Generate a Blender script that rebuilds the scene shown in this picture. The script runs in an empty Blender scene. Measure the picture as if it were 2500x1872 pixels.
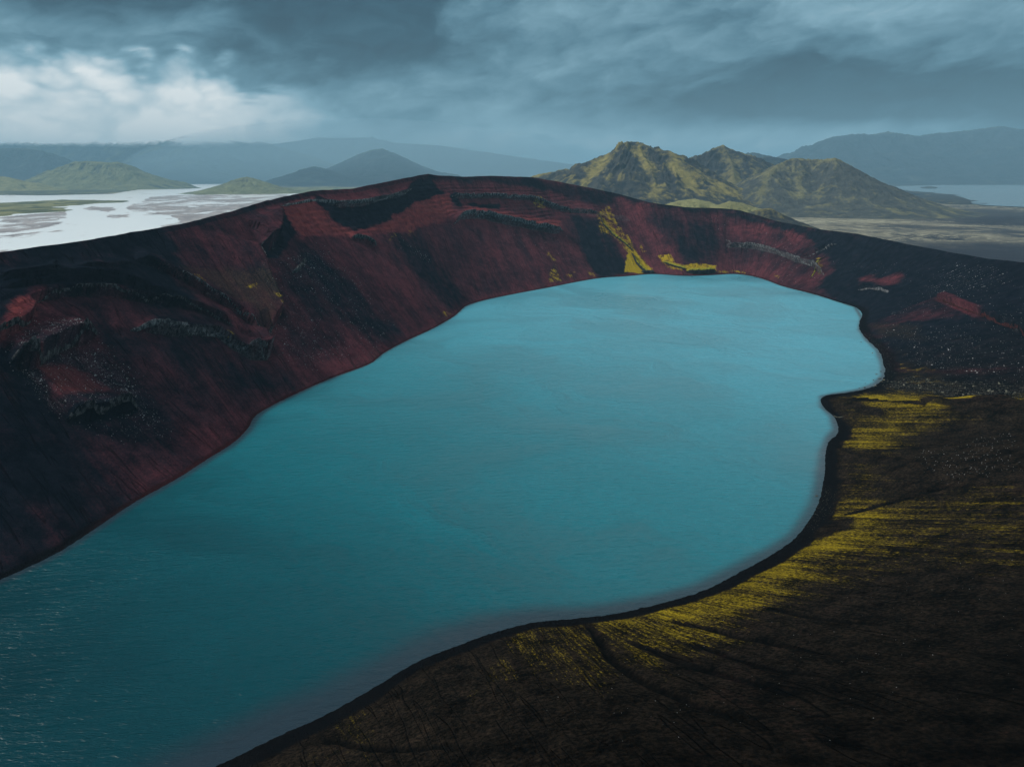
import bpy, bmesh, math, random
import numpy as np

rng = np.random.default_rng(7)
random.seed(7)
C = bpy.context.scene.collection
scene = bpy.context.scene

# ------------------------------------------------------------------ camera
CAM_H = 150.0
PITCH = 17.0
FPX = 1667.0            # focal length in pixels of a 2500 px wide frame
cam_d = bpy.data.cameras.new('camera')
cam_d.sensor_width = 36.0
cam_d.lens = 36.0 * FPX / 2500.0
cam_d.clip_start = 1.0
cam_d.clip_end = 200000.0
cam = bpy.data.objects.new('camera', cam_d)
cam.location = (0, 0, CAM_H)
cam.rotation_euler = (math.radians(90 - PITCH), 0, 0)
C.objects.link(cam)
scene.camera = cam
scene.view_settings.view_transform = 'Standard'
scene.view_settings.look = 'None'
scene.view_settings.exposure = 0.18
scene.view_settings.gamma = 1.0
scene.cycles.volume_bounces = 0
scene.cycles.use_adaptive_sampling = True
scene.cycles.max_bounces = 6
scene.cycles.diffuse_bounces = 2
scene.cycles.transparent_max_bounces = 12

# ------------------------------------------------------------------ small node language
class NT:
    def __init__(s, tree):
        s.t = tree; s.n = tree.nodes; s.l = tree.links; s.n.clear()
    def node(s, typ, **kw):
        nd = s.n.new(typ)
        for k, v in kw.items():
            setattr(nd, k, v)
        return nd
    def put(s, sock, v):
        if isinstance(v, bpy.types.NodeSocket):
            s.l.new(v, sock)
        elif isinstance(v, (tuple, list)):
            if sock.type == 'RGBA' and len(v) == 3: v = (*v, 1.0)
            sock.default_value = v
        else:
            sock.default_value = v
    def m(s, op, a, b=0.0, c=0.0, clamp=False):
        nd = s.node('ShaderNodeMath', operation=op, use_clamp=clamp)
        s.put(nd.inputs[0], a)
        if len(nd.inputs) > 1: s.put(nd.inputs[1], b)
        if len(nd.inputs) > 2: s.put(nd.inputs[2], c)
        return nd.outputs[0]
    def add(s, *a):
        r = a[0]
        for x in a[1:]: r = s.m('ADD', r, x)
        return r
    def mul(s, *a):
        r = a[0]
        for x in a[1:]: r = s.m('MULTIPLY', r, x)
        return r
    def sub(s, a, b): return s.m('SUBTRACT', a, b)
    def sstep(s, x, lo, hi):
        nd = s.node('ShaderNodeMapRange', interpolation_type='SMOOTHSTEP')
        s.put(nd.inputs[0], x); s.put(nd.inputs[1], lo); s.put(nd.inputs[2], hi)
        nd.inputs[3].default_value = 0; nd.inputs[4].default_value = 1
        return nd.outputs[0]
    def gauss(s, x, c, w):
        q = s.m('DIVIDE', s.sub(x, c), w)
        return s.m('EXPONENT', s.mul(q, q, -1.0))
    def xyz(s, x, y, z=0.0):
        nd = s.node('ShaderNodeCombineXYZ')
        s.put(nd.inputs[0], x); s.put(nd.inputs[1], y); s.put(nd.inputs[2], z)
        return nd.outputs[0]
    def sep(s, v):
        nd = s.node('ShaderNodeSeparateXYZ'); s.put(nd.inputs[0], v); return nd.outputs
    def noise(s, vec, scale=1.0, detail=4.0, rough=0.55, dist=0.0):
        nd = s.node('ShaderNodeTexNoise')
        s.put(nd.inputs['Vector'], vec); nd.inputs['Scale'].default_value = scale
        nd.inputs['Detail'].default_value = detail; nd.inputs['Roughness'].default_value = rough
        nd.inputs['Distortion'].default_value = dist
        return nd.outputs[0]
    def vor(s, vec, scale=1.0, feature='F1'):
        nd = s.node('ShaderNodeTexVoronoi', feature=feature)
        s.put(nd.inputs['Vector'], vec); nd.inputs['Scale'].default_value = scale
        return nd.outputs
    def mix(s, f, a, b):
        nd = s.node('ShaderNodeMix', data_type='RGBA')
        s.put(nd.inputs[0], f); s.put(nd.inputs[6], a); s.put(nd.inputs[7], b)
        return nd.outputs[2]
    def scale_rgb(s, col, f):
        nd = s.node('ShaderNodeVectorMath', operation='SCALE')
        s.put(nd.inputs[0], col); s.put(nd.inputs[3], f)
        return nd.outputs[0]
    def ramp(s, f, stops):
        nd = s.node('ShaderNodeValToRGB'); s.put(nd.inputs[0], f)
        e = nd.color_ramp.elements
        while len(e) < len(stops): e.new(0.5)
        for k, (p, c) in enumerate(stops):
            e[k].position = p; e[k].color = (*c, 1)
        return nd.outputs[0]
    def bump(s, h, dist=1.0, strength=1.0, normal=None):
        nd = s.node('ShaderNodeBump'); s.put(nd.inputs['Height'], h)
        nd.inputs['Distance'].default_value = dist; nd.inputs['Strength'].default_value = strength
        if normal is not None: s.put(nd.inputs['Normal'], normal)
        return nd.outputs[0]
    def attr(s, name):
        return s.node('ShaderNodeAttribute', attribute_name=name).outputs

def new_mat(name):
    m = bpy.data.materials.new(name); m.use_nodes = True
    return m, NT(m.node_tree)

def finish(t, col, rough=0.9, normal=None, spec=0.3, ior=None):
    p = t.node('ShaderNodeBsdfPrincipled'); o = t.node('ShaderNodeOutputMaterial')
    t.put(p.inputs['Base Color'], col); t.put(p.inputs['Roughness'], rough)
    p.inputs['Specular IOR Level'].default_value = spec
    if ior: p.inputs['IOR'].default_value = ior
    if normal is not None: t.put(p.inputs['Normal'], normal)
    t.l.new(p.outputs[0], o.inputs[0])
    return p

# ------------------------------------------------------------------ world: broken storm cloud over a pale horizon
SUN_AZ, SUN_EL = -103.0, 38.0      # degrees from +Y (negative = towards -X), elevation
w = bpy.data.worlds.new('World'); scene.world = w; w.use_nodes = True
t = NT(w.node_tree)
sky = t.node('ShaderNodeTexSky', sky_type='NISHITA')
sky.sun_disc = False
sky.sun_elevation = math.radians(SUN_EL); sky.sun_rotation = math.radians(SUN_AZ)
dx, dy, dz = t.sep(t.node('ShaderNodeTexCoord').outputs['Generated'])
DEG = 57.29578
az0 = t.mul(t.m('ARCTAN2', dx, dy), DEG)
el0 = t.mul(t.m('ARCSINE', dz), DEG)
base_v = t.xyz(t.mul(az0, 0.065), t.add(t.mul(el0, 0.16), t.mul(az0, -0.02)), 0.0)
w1 = t.sub(t.noise(base_v, 1.0, 6, 0.55, 0.4), 0.5)
w2 = t.sub(t.noise(t.xyz(t.mul(az0, 0.05), t.mul(el0, 0.13), 7.3), 1.0, 3, 0.5), 0.5)
w3 = t.sub(t.noise(t.xyz(t.add(t.mul(az0, 0.12), t.mul(el0, -0.10), t.mul(w1, 1.5)), t.add(t.mul(el0, 0.30), t.mul(az0, -0.035), t.mul(w2, 1.2)), 2.1), 1.0, 8, 0.55, 0.35), 0.5)
az = t.add(az0, t.mul(w1, 9.0), t.mul(w3, 2.2))
el = t.add(el0, t.mul(w2, 3.0), t.mul(w3, 1.3))
def blob(a, e, wa, we, tilt=0.0):
    ea = t.sub(az, a) ; ee = t.sub(el, e)
    if tilt:
        ee = t.sub(ee, t.mul(ea, tilt))
    q = t.add(t.m('POWER', t.m('ABSOLUTE', t.m('DIVIDE', ea, wa)), 2.0), t.m('POWER', t.m('ABSOLUTE', t.m('DIVIDE', ee, we)), 2.0))
    return t.m('EXPONENT', t.mul(q, -1.0))
L = t.add(0.165, t.mul(w1, 0.50), t.mul(w3, 0.42))
for a, e, wa, we, amp, tilt in [
    (-11, 11.5, 10.5, 3.6, -0.27, 0.0),     # dark mass above the bank
    (-32, 12.3, 8.0, 2.0, -0.26, 0.0),
    (5, 11.5, 11, 3.0, 0.05, 0.0),
    (25, 11.5, 13, 3.0, 0.14, 0.0),     # light top right
    (4, 6.0, 10, 1.6, 0.03, 0.1),
    (24, 5.4, 13, 1.7, -0.25, -0.03),  # dark band to the right
    (32, 4.8, 9, 2.2, -0.10, 0.0),
    (6, 2.3, 19, 1.1, 0.24, 0.0),       # pale strip under the band
    (-6, 5.0, 8, 2.0, 0.06, 0.0),
    ]:
    L = t.add(L, t.mul(blob(a, e, wa, we, tilt), amp))
# sunlit bank of cumulus low on the left: billowed top edge
pvec = t.xyz(t.add(t.mul(az0, 0.20), t.mul(w3, 0.9)), t.add(t.mul(el0, 0.34), t.mul(w3, 0.7)), 4.0)
vb = t.node('ShaderNodeTexVoronoi', feature='SMOOTH_F1'); t.put(vb.inputs['Vector'], pvec); vb.inputs['Scale'].default_value = 1.3; vb.inputs['Detail'].default_value = 2.0; vb.inputs['Roughness'].default_value = 0.5; vb.inputs['Smoothness'].default_value = 0.25
puff = t.add(t.mul(t.sub(0.62, vb.outputs[0]), 0.75), t.mul(t.sub(t.noise(pvec, 1.0, 7, 0.58), 0.5), 0.5))
top = t.add(t.add(8.6, t.mul(puff, 3.8)), t.mul(t.sstep(az0, -24.0, -8.0), -2.2))
bank = t.mul(t.sub(1.0, t.sstep(el0, t.sub(top, 2.6), t.add(top, 0.3))), t.sub(1.0, t.sstep(t.add(az0, t.mul(puff, 9.0)), -24.0, -12.0)))
bank = t.mul(bank, t.sstep(el0, -1.0, 1.2))
L = t.add(L, t.mul(bank, t.add(0.74, t.mul(puff, 0.80), t.mul(w3, 0.2), t.mul(t.gauss(el0, 3.5, 2.0), 0.12))))
spot = t.mul(t.gauss(t.add(az0, t.mul(w3, 2.0)), -24.3, 1.5), t.gauss(t.add(el0, t.mul(w3, 2.2)), 6.4, 0.95))
L = t.add(L, t.mul(spot, 0.34))
gap = t.mul(t.gauss(az0, -21.7, 1.3), t.gauss(el0, 2.75, 0.30))
L = t.add(L, t.mul(gap, 0.5))
w4 = t.sub(t.noise(t.xyz(t.add(t.mul(az0, 0.33), t.mul(w3, 2.0)), t.add(t.mul(el0, 0.6), t.mul(w3, 1.5)), 6.0), 1.0, 8, 0.6, 0.5), 0.5)
L = t.add(L, t.mul(w4, t.add(0.16, t.mul(L, 0.5))))
L = t.m('MAXIMUM', L, t.add(0.035, t.mul(w4, 0.20)))
# outside the view: dim deck, bright lobes added to fill left wall and lake
high = t.sstep(el0, 12.5, 22.0)
back = t.sstep(t.m('ABSOLUTE', az0), 60.0, 120.0)
over = t.add(0.16, t.mul(w1, 0.10), t.mul(t.gauss(az0, 20.0, 32.0), t.sub(1.0, t.sstep(el0, 42.0, 66.0)), 0.95), t.mul(t.gauss(az0, 85.0, 48.0), t.sub(1.0, t.sstep(el0, 55.0, 80.0)), 1.05))
L = t.add(t.mul(L, t.sub(1.0, high)), t.mul(over, high))
L = t.mul(L, t.sub(1.0, t.mul(back, 0.15)))
ccol = t.ramp(L, [(0.0, (0.003, 0.018, 0.034)), (0.05, (0.012, 0.048, 0.075)), (0.15, (0.075, 0.168, 0.225)), (0.30, (0.20, 0.35, 0.43)), (0.55, (0.50, 0.61, 0.66)), (0.95, (0.93, 0.94, 0.92))])
bg_sky = t.node('ShaderNodeBackground'); t.put(bg_sky.inputs[0], sky.outputs[0]); bg_sky.inputs[1].default_value = 0.08
bg_cl = t.node('ShaderNodeBackground'); t.put(bg_cl.inputs[0], ccol); bg_cl.inputs[1].default_value = 1.0
mx = t.node('ShaderNodeMixShader'); mx.inputs[0].default_value = 0.93
t.l.new(bg_sky.outputs[0], mx.inputs[1]); t.l.new(bg_cl.outputs[0], mx.inputs[2])
wo = t.node('ShaderNodeOutputWorld'); t.l.new(mx.outputs[0], wo.inputs[0])

sun_d = bpy.data.lights.new('sun', 'SUN'); sun_d.energy = 3.4; sun_d.angle = math.radians(10); sun_d.color = (1.0, 0.95, 0.87)
sun = bpy.data.objects.new('sun', sun_d); C.objects.link(sun)
from mathutils import Vector
sdir = Vector((math.sin(math.radians(SUN_AZ)) * math.cos(math.radians(SUN_EL)), math.cos(math.radians(SUN_AZ)) * math.cos(math.radians(SUN_EL)), math.sin(math.radians(SUN_EL))))
sun.rotation_euler = sdir.to_track_quat('Z', 'Y').to_euler()
sun.location = (0, 0, 2000)

# ------------------------------------------------------------------ survey helpers: photo pixels -> rays -> points of the place
CP, SP = math.cos(math.radians(PITCH)), math.sin(math.radians(PITCH))
def ray(p):
    p = np.asarray(p, float)
    x = (p[..., 0] - 1250.0) / FPX; y = (936.0 - p[..., 1]) / FPX
    return np.stack([x, CP + y * SP, -SP + y * CP], -1)
def on_z(p, z):                       # where the ray meets height z
    r = ray(p); k = (z - CAM_H) / r[..., 2]
    q = r * k[..., None]; q[..., 2] = z
    return q
def at_y(p, Y):                       # where the ray is Y metres ahead
    r = ray(p); k = Y / r[..., 1]
    q = r * k[..., None]; q[..., 2] += CAM_H
    return q
def proj(P):
    X = P[..., 0]; Y = P[..., 1]; Z = P[..., 2] - CAM_H
    f = Y * CP - Z * SP; u = Y * SP + Z * CP
    f = np.maximum(f, 1e-3)
    return np.stack([1250 + FPX * X / f, 936 - FPX * u / f], -1), f
D = lambda *pts: np.array(pts, float) * (2500 / 2212)                          # overview sketch
def zoomf(x0, y0, k):
    return lambda *pts: np.array(pts, float) / k + np.array([x0, y0])
Z2 = zoomf(1250, 0, 2212 / 1250); Z3 = zoomf(0, 560, 2212 / 900); Z4 = zoomf(600, 400, 2212 / 900)
Z5 = zoomf(1400, 400, 2212 / 1100); ZS = zoomf(1900, 800, 1987 / 600); ZL = zoomf(0, 300, 2212 / 800); ZN = zoomf(1300, 1150, 2212 / 1200)
ZB = zoomf(400, 1300, 2212 / 1100)

# ------------------------------------------------------------------ numpy noise
_perm = np.random.default_rng(3).permutation(256); _perm = np.concatenate([_perm, _perm, _perm])
_grad = np.random.default_rng(4).normal(size=(256, 3)); _grad /= np.linalg.norm(_grad, axis=1)[:, None]
def perlin(x, y, z=0.0):
    x, y, z = np.broadcast_arrays(np.asarray(x, float), np.asarray(y, float), np.asarray(z, float))
    xi = np.floor(x).astype(int); yi = np.floor(y).astype(int); zi = np.floor(z).astype(int)
    xf = x - xi; yf = y - yi; zf = z - zi
    u = xf * xf * xf * (xf * (xf * 6 - 15) + 10); v = yf * yf * yf * (yf * (yf * 6 - 15) + 10); ww = zf * zf * zf * (zf * (zf * 6 - 15) + 10)
    xi &= 255; yi &= 255; zi &= 255
    def g(i, j, k):
        h = _perm[_perm[_perm[(xi + i) & 255] + ((yi + j) & 255)] + ((zi + k) & 255)]
        gr = _grad[h]
        return gr[..., 0] * (xf - i) + gr[..., 1] * (yf - j) + gr[..., 2] * (zf - k)
    def lp(a, b, f): return a + f * (b - a)
    return 1.6 * lp(lp(lp(g(0,0,0), g(1,0,0), u), lp(g(0,1,0), g(1,1,0), u), v), lp(lp(g(0,0,1), g(1,0,1), u), lp(g(0,1,1), g(1,1,1), u), v), ww)
def fbm(x, y, z=0.0, oct=4, gain=0.5, ridged=False):
    s = 0; a = 1.0; tot = 0
    for k in range(oct):
        n = perlin(np.asarray(x) * 2 ** k + 13.7 * k, np.asarray(y) * 2 ** k + 5.1 * k, np.asarray(z) * 2 ** k)
        if ridged: n = 1 - 2 * np.abs(n)
        s = s + a * n; tot += a; a *= gain
    return s / tot
def smooth(a, b, x):
    q = np.clip((x - a) / (b - a), 0, 1); return q * q * (3 - 2 * q)

# ------------------------------------------------------------------ mesh helpers
def tag(o, label=None, cat=None, group=None, kind=None):
    if label: o['label'] = label
    if cat: o['category'] = cat
    if group: o['group'] = group
    if kind: o['kind'] = kind
    return o
def mesh_np(name, verts, faces, mat, smooth_sh=True, attrs=None, uv=None, parent=None):
    me = bpy.data.meshes.new(name)
    verts = np.ascontiguousarray(verts, dtype=np.float32); faces = np.ascontiguousarray(faces, dtype=np.int32)
    n = faces.shape[1]
    me.vertices.add(len(verts)); me.vertices.foreach_set('co', verts.ravel())
    me.loops.add(faces.size); me.loops.foreach_set('vertex_index', faces.ravel())
    me.polygons.add(len(faces)); me.polygons.foreach_set('loop_start', np.arange(0, faces.size, n, dtype=np.int32))
    me.update(calc_edges=True)
    if smooth_sh: me.polygons.foreach_set('use_smooth', np.ones(len(faces), dtype=bool))
    for k, v in (attrs or {}).items():
        a = me.attributes.new(k, 'FLOAT_COLOR' if v.ndim == 2 else 'FLOAT', 'POINT')
        if v.ndim == 2:
            q = np.ones((len(v), 4), np.float32); q[:, :v.shape[1]] = v; a.data.foreach_set('color', q.ravel())
        else:
            a.data.foreach_set('value', v.astype(np.float32))
    if uv is not None:
        l = me.uv_layers.new(name='UVMap'); l.data.foreach_set('uv', uv[faces.ravel()].astype(np.float32).ravel())
    me.materials.append(mat); me.validate()
    o = bpy.data.objects.new(name, me); C.objects.link(o)
    if parent: o.parent = parent
    return o
def grid_faces(nu, nv, closed=False):
    i = np.arange(nu if closed else nu - 1)[:, None]; j = np.arange(nv - 1)[None, :]
    i2 = (i + 1) % nu
    return np.stack([i * nv + j, i2 * nv + j, i2 * nv + j + 1, i * nv + j + 1], -1).reshape(-1, 4)
def inside(px, py, poly):
    r = np.zeros(px.shape, bool); n = len(poly); j = n - 1
    for i in range(n):
        xi, yi = poly[i]; xj, yj = poly[j]
        if yi != yj:
            c = ((yi > py) != (yj > py)) & (px < (xj - xi) * (py - yi) / (yj - yi) + xi); r ^= c
        j = i
    return r
def seg_dist(px, py, pts, closed=False):
    """distance to a polyline, the signed side (+ = left), and the arc position"""
    best = np.full(px.shape, 1e18); side = np.zeros(px.shape); arc = np.zeros(px.shape); acc = 0
    P = list(pts) + ([pts[0]] if closed else [])
    for a, b in zip(P[:-1], P[1:]):
        ex, ey = b[0] - a[0], b[1] - a[1]; l2 = ex * ex + ey * ey + 1e-9
        q = np.clip(((px - a[0]) * ex + (py - a[1]) * ey) / l2, 0, 1)
        d = (px - a[0] - q * ex) ** 2 + (py - a[1] - q * ey) ** 2
        m_ = d < best
        best = np.where(m_, d, best); side = np.where(m_, ex * (py - a[1]) - ey * (px - a[0]), side); arc = np.where(m_, acc + q * math.sqrt(l2), arc)
        acc += math.sqrt(l2)
    return np.sqrt(best), np.sign(side), arc

# ------------------------------------------------------------------ crater: lake shore and rim surveyed from the photograph
shore_px = D((-620, 1560), (-420, 1450), (-200, 1345), (0, 1252), (60, 1225), (130, 1190), (200, 1145), (290, 1085), (380, 1035), (450, 990), (505, 955), (535, 925), (550, 900), (580, 880),
    (640, 850), (720, 815), (800, 785), (830, 762), (880, 735), (930, 712), (970, 690), (985, 680), (1005, 662), (1040, 650), (1110, 635), (1180, 622),
    (1250, 608), (1300, 600), (1350, 597), (1410, 592), (1480, 596), (1545, 594), (1590, 592), (1640, 600), (1690, 618), (1760, 636), (1810, 652), (1850, 665),
    (1862, 678), (1855, 705), (1870, 730), (1900, 760), (1910, 790), (1910, 815), (1885, 835), (1830, 848), (1790, 853), (1773, 862), (1780, 880), (1805, 905),
    (1810, 935), (1790, 955), (1783, 985), (1782, 1020), (1775, 1060), (1765, 1095), (1740, 1135), (1720, 1160), (1680, 1190), (1600, 1235), (1520, 1275),
    (1420, 1305), (1330, 1325), (1250, 1335), (1150, 1345), (1070, 1365), (1000, 1390), (900, 1430), (800, 1490), (700, 1545), (600, 1590), (520, 1630), (465, 1656), (300, 1740), (100, 1850), (-150, 1990))
# rim line as seen against the land behind it
rim_line = D((-1400, 900), (-900, 720), (-500, 625), (-200, 572), (0, 546), (100, 531), (200, 516), (300, 500), (400, 482), (500, 457), (560, 440), (600, 428), (680, 412), (760, 408), (850, 390), (905, 379), (925, 376), (945, 379), (1000, 382),
    (1060, 380), (1150, 383), (1200, 392), (1270, 405), (1340, 420), (1400, 437), (1480, 448), (1560, 450), (1600, 455), (1680, 478), (1760, 494), (1850, 505), (1950, 525), (2050, 545), (2130, 558), (2212, 567), (2400, 590), (2700, 640), (3000, 720))
# shore point (sketch px), rim ray (x, y or None = on the rim line), slope degrees, profile power
cols = [((-620, 1560), (-1400, None), 30, 1.1), ((-420, 1450), (-1000, None), 31, 1.1), ((-200, 1345), (-650, None), 32, 1.1), ((0, 1252), (-380, None), 33, 1.1), ((200, 1145), (-200, None), 33, 1.12), ((430, 1003), (0, None), 33, 1.12),
    ((505, 955), (180, None), 33, 1.12), ((620, 859), (390, None), 33, 1.15), ((800, 785), (560, None), 33, 1.15), ((900, 726), (680, None), 33, 1.15), ((985, 680), (850, None), 33, 1.18),
    ((1030, 653), (925, None), 34, 1.2), ((1170, 624), (1060, None), 34, 1.2), ((1290, 602), (1200, None), 33, 1.18), ((1410, 592), (1340, None), 33, 1.15), ((1520, 595), (1480, None), 33, 1.15),
    ((1590, 592), (1600, None), 32, 1.12), ((1640, 600), (1700, None), 31, 1.1), ((1720, 626), (1850, None), 30, 1.1), ((1810, 652), (1980, None), 30, 1.1), ((1850, 665), (2090, None), 30, 1.1),
    ((1857, 700), (2260, None), 29, 1.12), ((1870, 730), (2480, None), 28, 1.15), ((1900, 760), (2700, None), 27, 1.2), ((1910, 800), (3000, None), 25, 1.3), ((1900, 824), (3000, 770), 21, 1.45), ((1830, 848), (3000, 815), 18, 1.45),
    ((1773, 862), (3000, 850), 16.5, 1.08), ((1790, 893), (3000, 872), 17.5, 1.05), ((1810, 935), (3000, 905), 19, 1.1), ((1783, 985), (3000, 960), 22, 1.1), ((1765, 1095), (3000, 1090), 24, 1.08), ((1680, 1190), (2950, 1270), 25, 1.05),
    ((1520, 1275), (2850, 1480), 26, 1.05), ((1330, 1325), (2600, 1760), 26, 1.05), ((1250, 1335), (2250, 1930), 26, 1.05), ((1150, 1345), (1850, 2050), 26, 1.05), ((1000, 1390), (1500, 2150), 26, 1.05),
    ((800, 1490), (1250, 2300), 26, 1.05), ((600, 1590), (1000, 2450), 26, 1.05), ((465, 1656), (850, 2550), 26, 1.05), ((100, 1850), (600, 3000), 26, 1.05), ((-150, 1990), (400, 3400), 26, 1.05)]
seglen = np.hypot(*np.diff(shore_px, axis=0).T); s_key = np.concatenate([[0], np.cumsum(seglen)])
def catmull(keys, vals, s):
    i = np.clip(np.searchsorted(keys, s) - 1, 0, len(keys) - 2)
    h = (keys[i + 1] - keys[i]); q = ((s - keys[i]) / h)[:, None]
    m_ = np.zeros_like(vals)
    m_[1:-1] = (vals[2:] - vals[:-2]) / (keys[2:] - keys[:-2])[:, None]; m_[0] = (vals[1] - vals[0]) / (keys[1] - keys[0]); m_[-1] = (vals[-1] - vals[-2]) / (keys[-1] - keys[-2])
    h = h[:, None]
    return (2 * q**3 - 3 * q**2 + 1) * vals[i] + (q**3 - 2 * q**2 + q) * h * m_[i] + (-2 * q**3 + 3 * q**2) * vals[i + 1] + (q**3 - q**2) * h * m_[i + 1]
NU = 1900
s = np.linspace(0, s_key[-1], NU)
spx = catmull(s_key, shore_px, s)
def s_of(p):                                      # arc key of a shore point
    p = np.array(p, float) * (2500 / 2212)
    return s[np.argmin(((spx - p) ** 2).sum(1))]
ck = np.array([s_of(c[0]) for c in cols]); ck = np.maximum.accumulate(ck + np.arange(len(ck)) * 1e-3)
rx = np.array([c[1][0] for c in cols], float) * (2500 / 2212)
ry = np.array([(c[1][1] * 2500 / 2212) if c[1][1] is not None else np.interp(r, rim_line[:, 0], rim_line[:, 1]) for c, r in zip(cols, rx)])
free = np.array([c[1][1] is not None for c in cols], float)
prm = catmull(ck, np.stack([rx, ry, free, np.array([c[2] for c in cols], float), np.array([c[3] for c in cols], float)], 1), s)
px_r = prm[:, 0]; f_ = np.clip(prm[:, 2], 0, 1)
py_r = f_ * prm[:, 1] + (1 - f_) * np.interp(px_r, rim_line[:, 0], rim_line[:, 1])
S = on_z(spx, 0.0)
tan_s = np.tan(np.radians(prm[:, 3])); power = prm[:, 4]
R_dir = ray(np.stack([px_r, py_r], 1))
ts = np.concatenate([np.linspace(1, 400, 400), np.linspace(402, 3500, 1550)])
Rz = CAM_H + ts[None] * R_dir[:, 2:3]
hd = np.hypot(ts[None] * R_dir[:, 0:1] - S[:, 0:1], ts[None] * R_dir[:, 1:2] - S[:, 1:2])
ok = (Rz - tan_s[:, None] * hd) > 0
last = np.where(ok.any(1), len(ts) - 1 - np.argmax(ok[:, ::-1], 1), np.argmax(Rz - tan_s[:, None] * hd, 1))
bad = (~ok.any(1)).sum()
tr = ts[last]
k_ = np.exp(-np.linspace(-2.5, 2.5, 41) ** 2); k_ /= k_.sum()
tr = np.convolve(np.pad(tr, 20, mode='edge'), k_, 'valid')
R = R_dir * tr[:, None]; R[:, 2] += CAM_H
print('rim unsolved', bad, 'rim z', R[:, 2].min(), R[:, 2].max())
for c in range(0, NU, 100): print(c, spx[c].round(), S[c].round(), R[c].round(), proj(R[c])[0].round())

out = R[:, :2] - S[:, :2]; run = np.linalg.norm(out, axis=1); out /= run[:, None]
# smooth outward direction for the outer flank
outs = np.stack([np.convolve(np.pad(out[:, k], 60, mode='edge'), np.ones(121) / 121, 'valid') for k in (0, 1)], 1); outs /= np.linalg.norm(outs, axis=1)[:, None]
t_in = np.linspace(0, 1, 430) ** 1.12
t_bed = np.array([-60, -35, -20, -12, -7, -4, -2, -0.8])
NB, NI, NO = len(t_bed), len(t_in), 46
P = np.zeros((NU, NB + NI + NO, 3))
# lake bed rows
for j, d in enumerate(t_bed):
    P[:, j, :2] = S[:, :2] + outs * d; P[:, j, 2] = d * 0.25
# inner wall rows
arc_m = np.concatenate([[0], np.cumsum(np.hypot(*np.diff(S[:, :2], axis=0).T))])
Tm = np.broadcast_to(t_in[None], (NU, NI))
dist = Tm * run[:, None]
beach_w = np.interp(s, [s_of((0, 1252)), s_of((800, 785)), s_of((1810, 652)), s_of((1900, 760)), s_of((1830, 848)), s_of((1775, 1060)), s_of((1420, 1305)), s_of((1000, 1390)), s_of((465, 1656))], [3, 2, 3, 12, 6, 8, 4.5, 6, 9])
zb = R[:, 2:3] * np.power(np.maximum(Tm, 1e-6), power[:, None])
fb = smooth(0, 1, dist / (beach_w[:, None] * 2.2))
P[:, NB:NB + NI, :2] = S[:, None, :2] * (1 - Tm[..., None]) + R[:, None, :2] * Tm[..., None]
P[:, NB:NB + NI, 2] = zb * (0.42 + 0.58 * fb) + 0.02
Z0 = P[:, NB:NB + NI, 2]
# outer flank rows
PLAIN = -14.0
q = (np.linspace(0, 1, NO + 1)[1:]) ** 1.4
reach = (R[:, 2] - PLAIN + 6) / math.tan(math.radians(23))
P[:, NB + NI:, :2] = R[:, None, :2] + outs[:, None] * (q[None, :, None] * reach[:, None, None])
P[:, NB + NI:, 2] = R[:, 2:3] - (R[:, 2:3] - PLAIN + 6) * q[None] ** 0.92
NV = NB + NI + NO
# metric surface coordinates: U along the shore, V up the slope
Ug = np.repeat(arc_m[:, None], NV, 1)
dV = np.linalg.norm(np.diff(P, axis=1), axis=2); Vg = np.concatenate([np.zeros((NU, 1)), np.cumsum(dV, 1)], 1); Vg -= Vg[:, NB:NB + 1]

pix, dep = proj(P)
sub = (slice(None, None, 2), slice(NB, NB + NI, 2))
pix_s = pix[sub].reshape(-1, 2); dep_s = dep[sub].reshape(-1); U_s = Ug[sub].reshape(-1); V_s = Vg[sub].reshape(-1)
def surf(pts):                                     # photo pixels -> (U, V) metres on the slope
    r = []
    for p in pts:
        d = ((pix_s - p) ** 2).sum(1) + dep_s * 0.002
        k = np.argmin(d); r.append((U_s[k], V_s[k]))
    return np.array(r)
nwx = fbm(P[..., 0] * 0.03, P[..., 1] * 0.03, P[..., 2] * 0.03, 6, .62) ; nwy = fbm(P[..., 0] * 0.03 + 50, P[..., 1] * 0.03, P[..., 2] * 0.03, 6, .62)
def region(pts, soft=6.0, warp=10.0):
    """0..1 mask of a traced patch of the slope, soft edge in metres, ragged by warp metres"""
    uv = surf(pts); lo = uv.min(0) - soft - warp - 5; hi = uv.max(0) + soft + warp + 5
    mi = np.where((Ug >= lo[0]) & (Ug <= hi[0]) & (Vg >= lo[1]) & (Vg <= hi[1]))
    u = Ug[mi] + nwx[mi] * warp; v = Vg[mi] + nwy[mi] * warp
    d, _, _ = seg_dist(u, v, uv, True); ins = inside(u, v, uv)
    sd = np.where(ins, d, -d)
    return mi, smooth(-soft, soft, sd)
def line(pts, warp=3.0, reach=60.0):
    uv = surf(pts); lo = uv.min(0) - reach; hi = uv.max(0) + reach
    mi = np.where((Ug >= lo[0]) & (Ug <= hi[0]) & (Vg >= lo[1]) & (Vg <= hi[1]))
    u = Ug[mi] + nwx[mi] * warp; v = Vg[mi] + nwy[mi] * warp
    d, sgn, arc = seg_dist(u, v, uv)
    L_ = np.hypot(*np.diff(uv, axis=0).T).sum()
    ends = smooth(0, min(15, L_ * 0.15), np.minimum(arc, L_ - arc) + 1.0)
    return mi, d, sgn, ends
red = np.zeros((NU, NV)); hot = red.copy(); moss = red.copy(); olive = red.copy(); rubble = red.copy(); brown = red.copy(); cliff = red.copy(); H = red.copy(); wet = red.copy()

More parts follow.
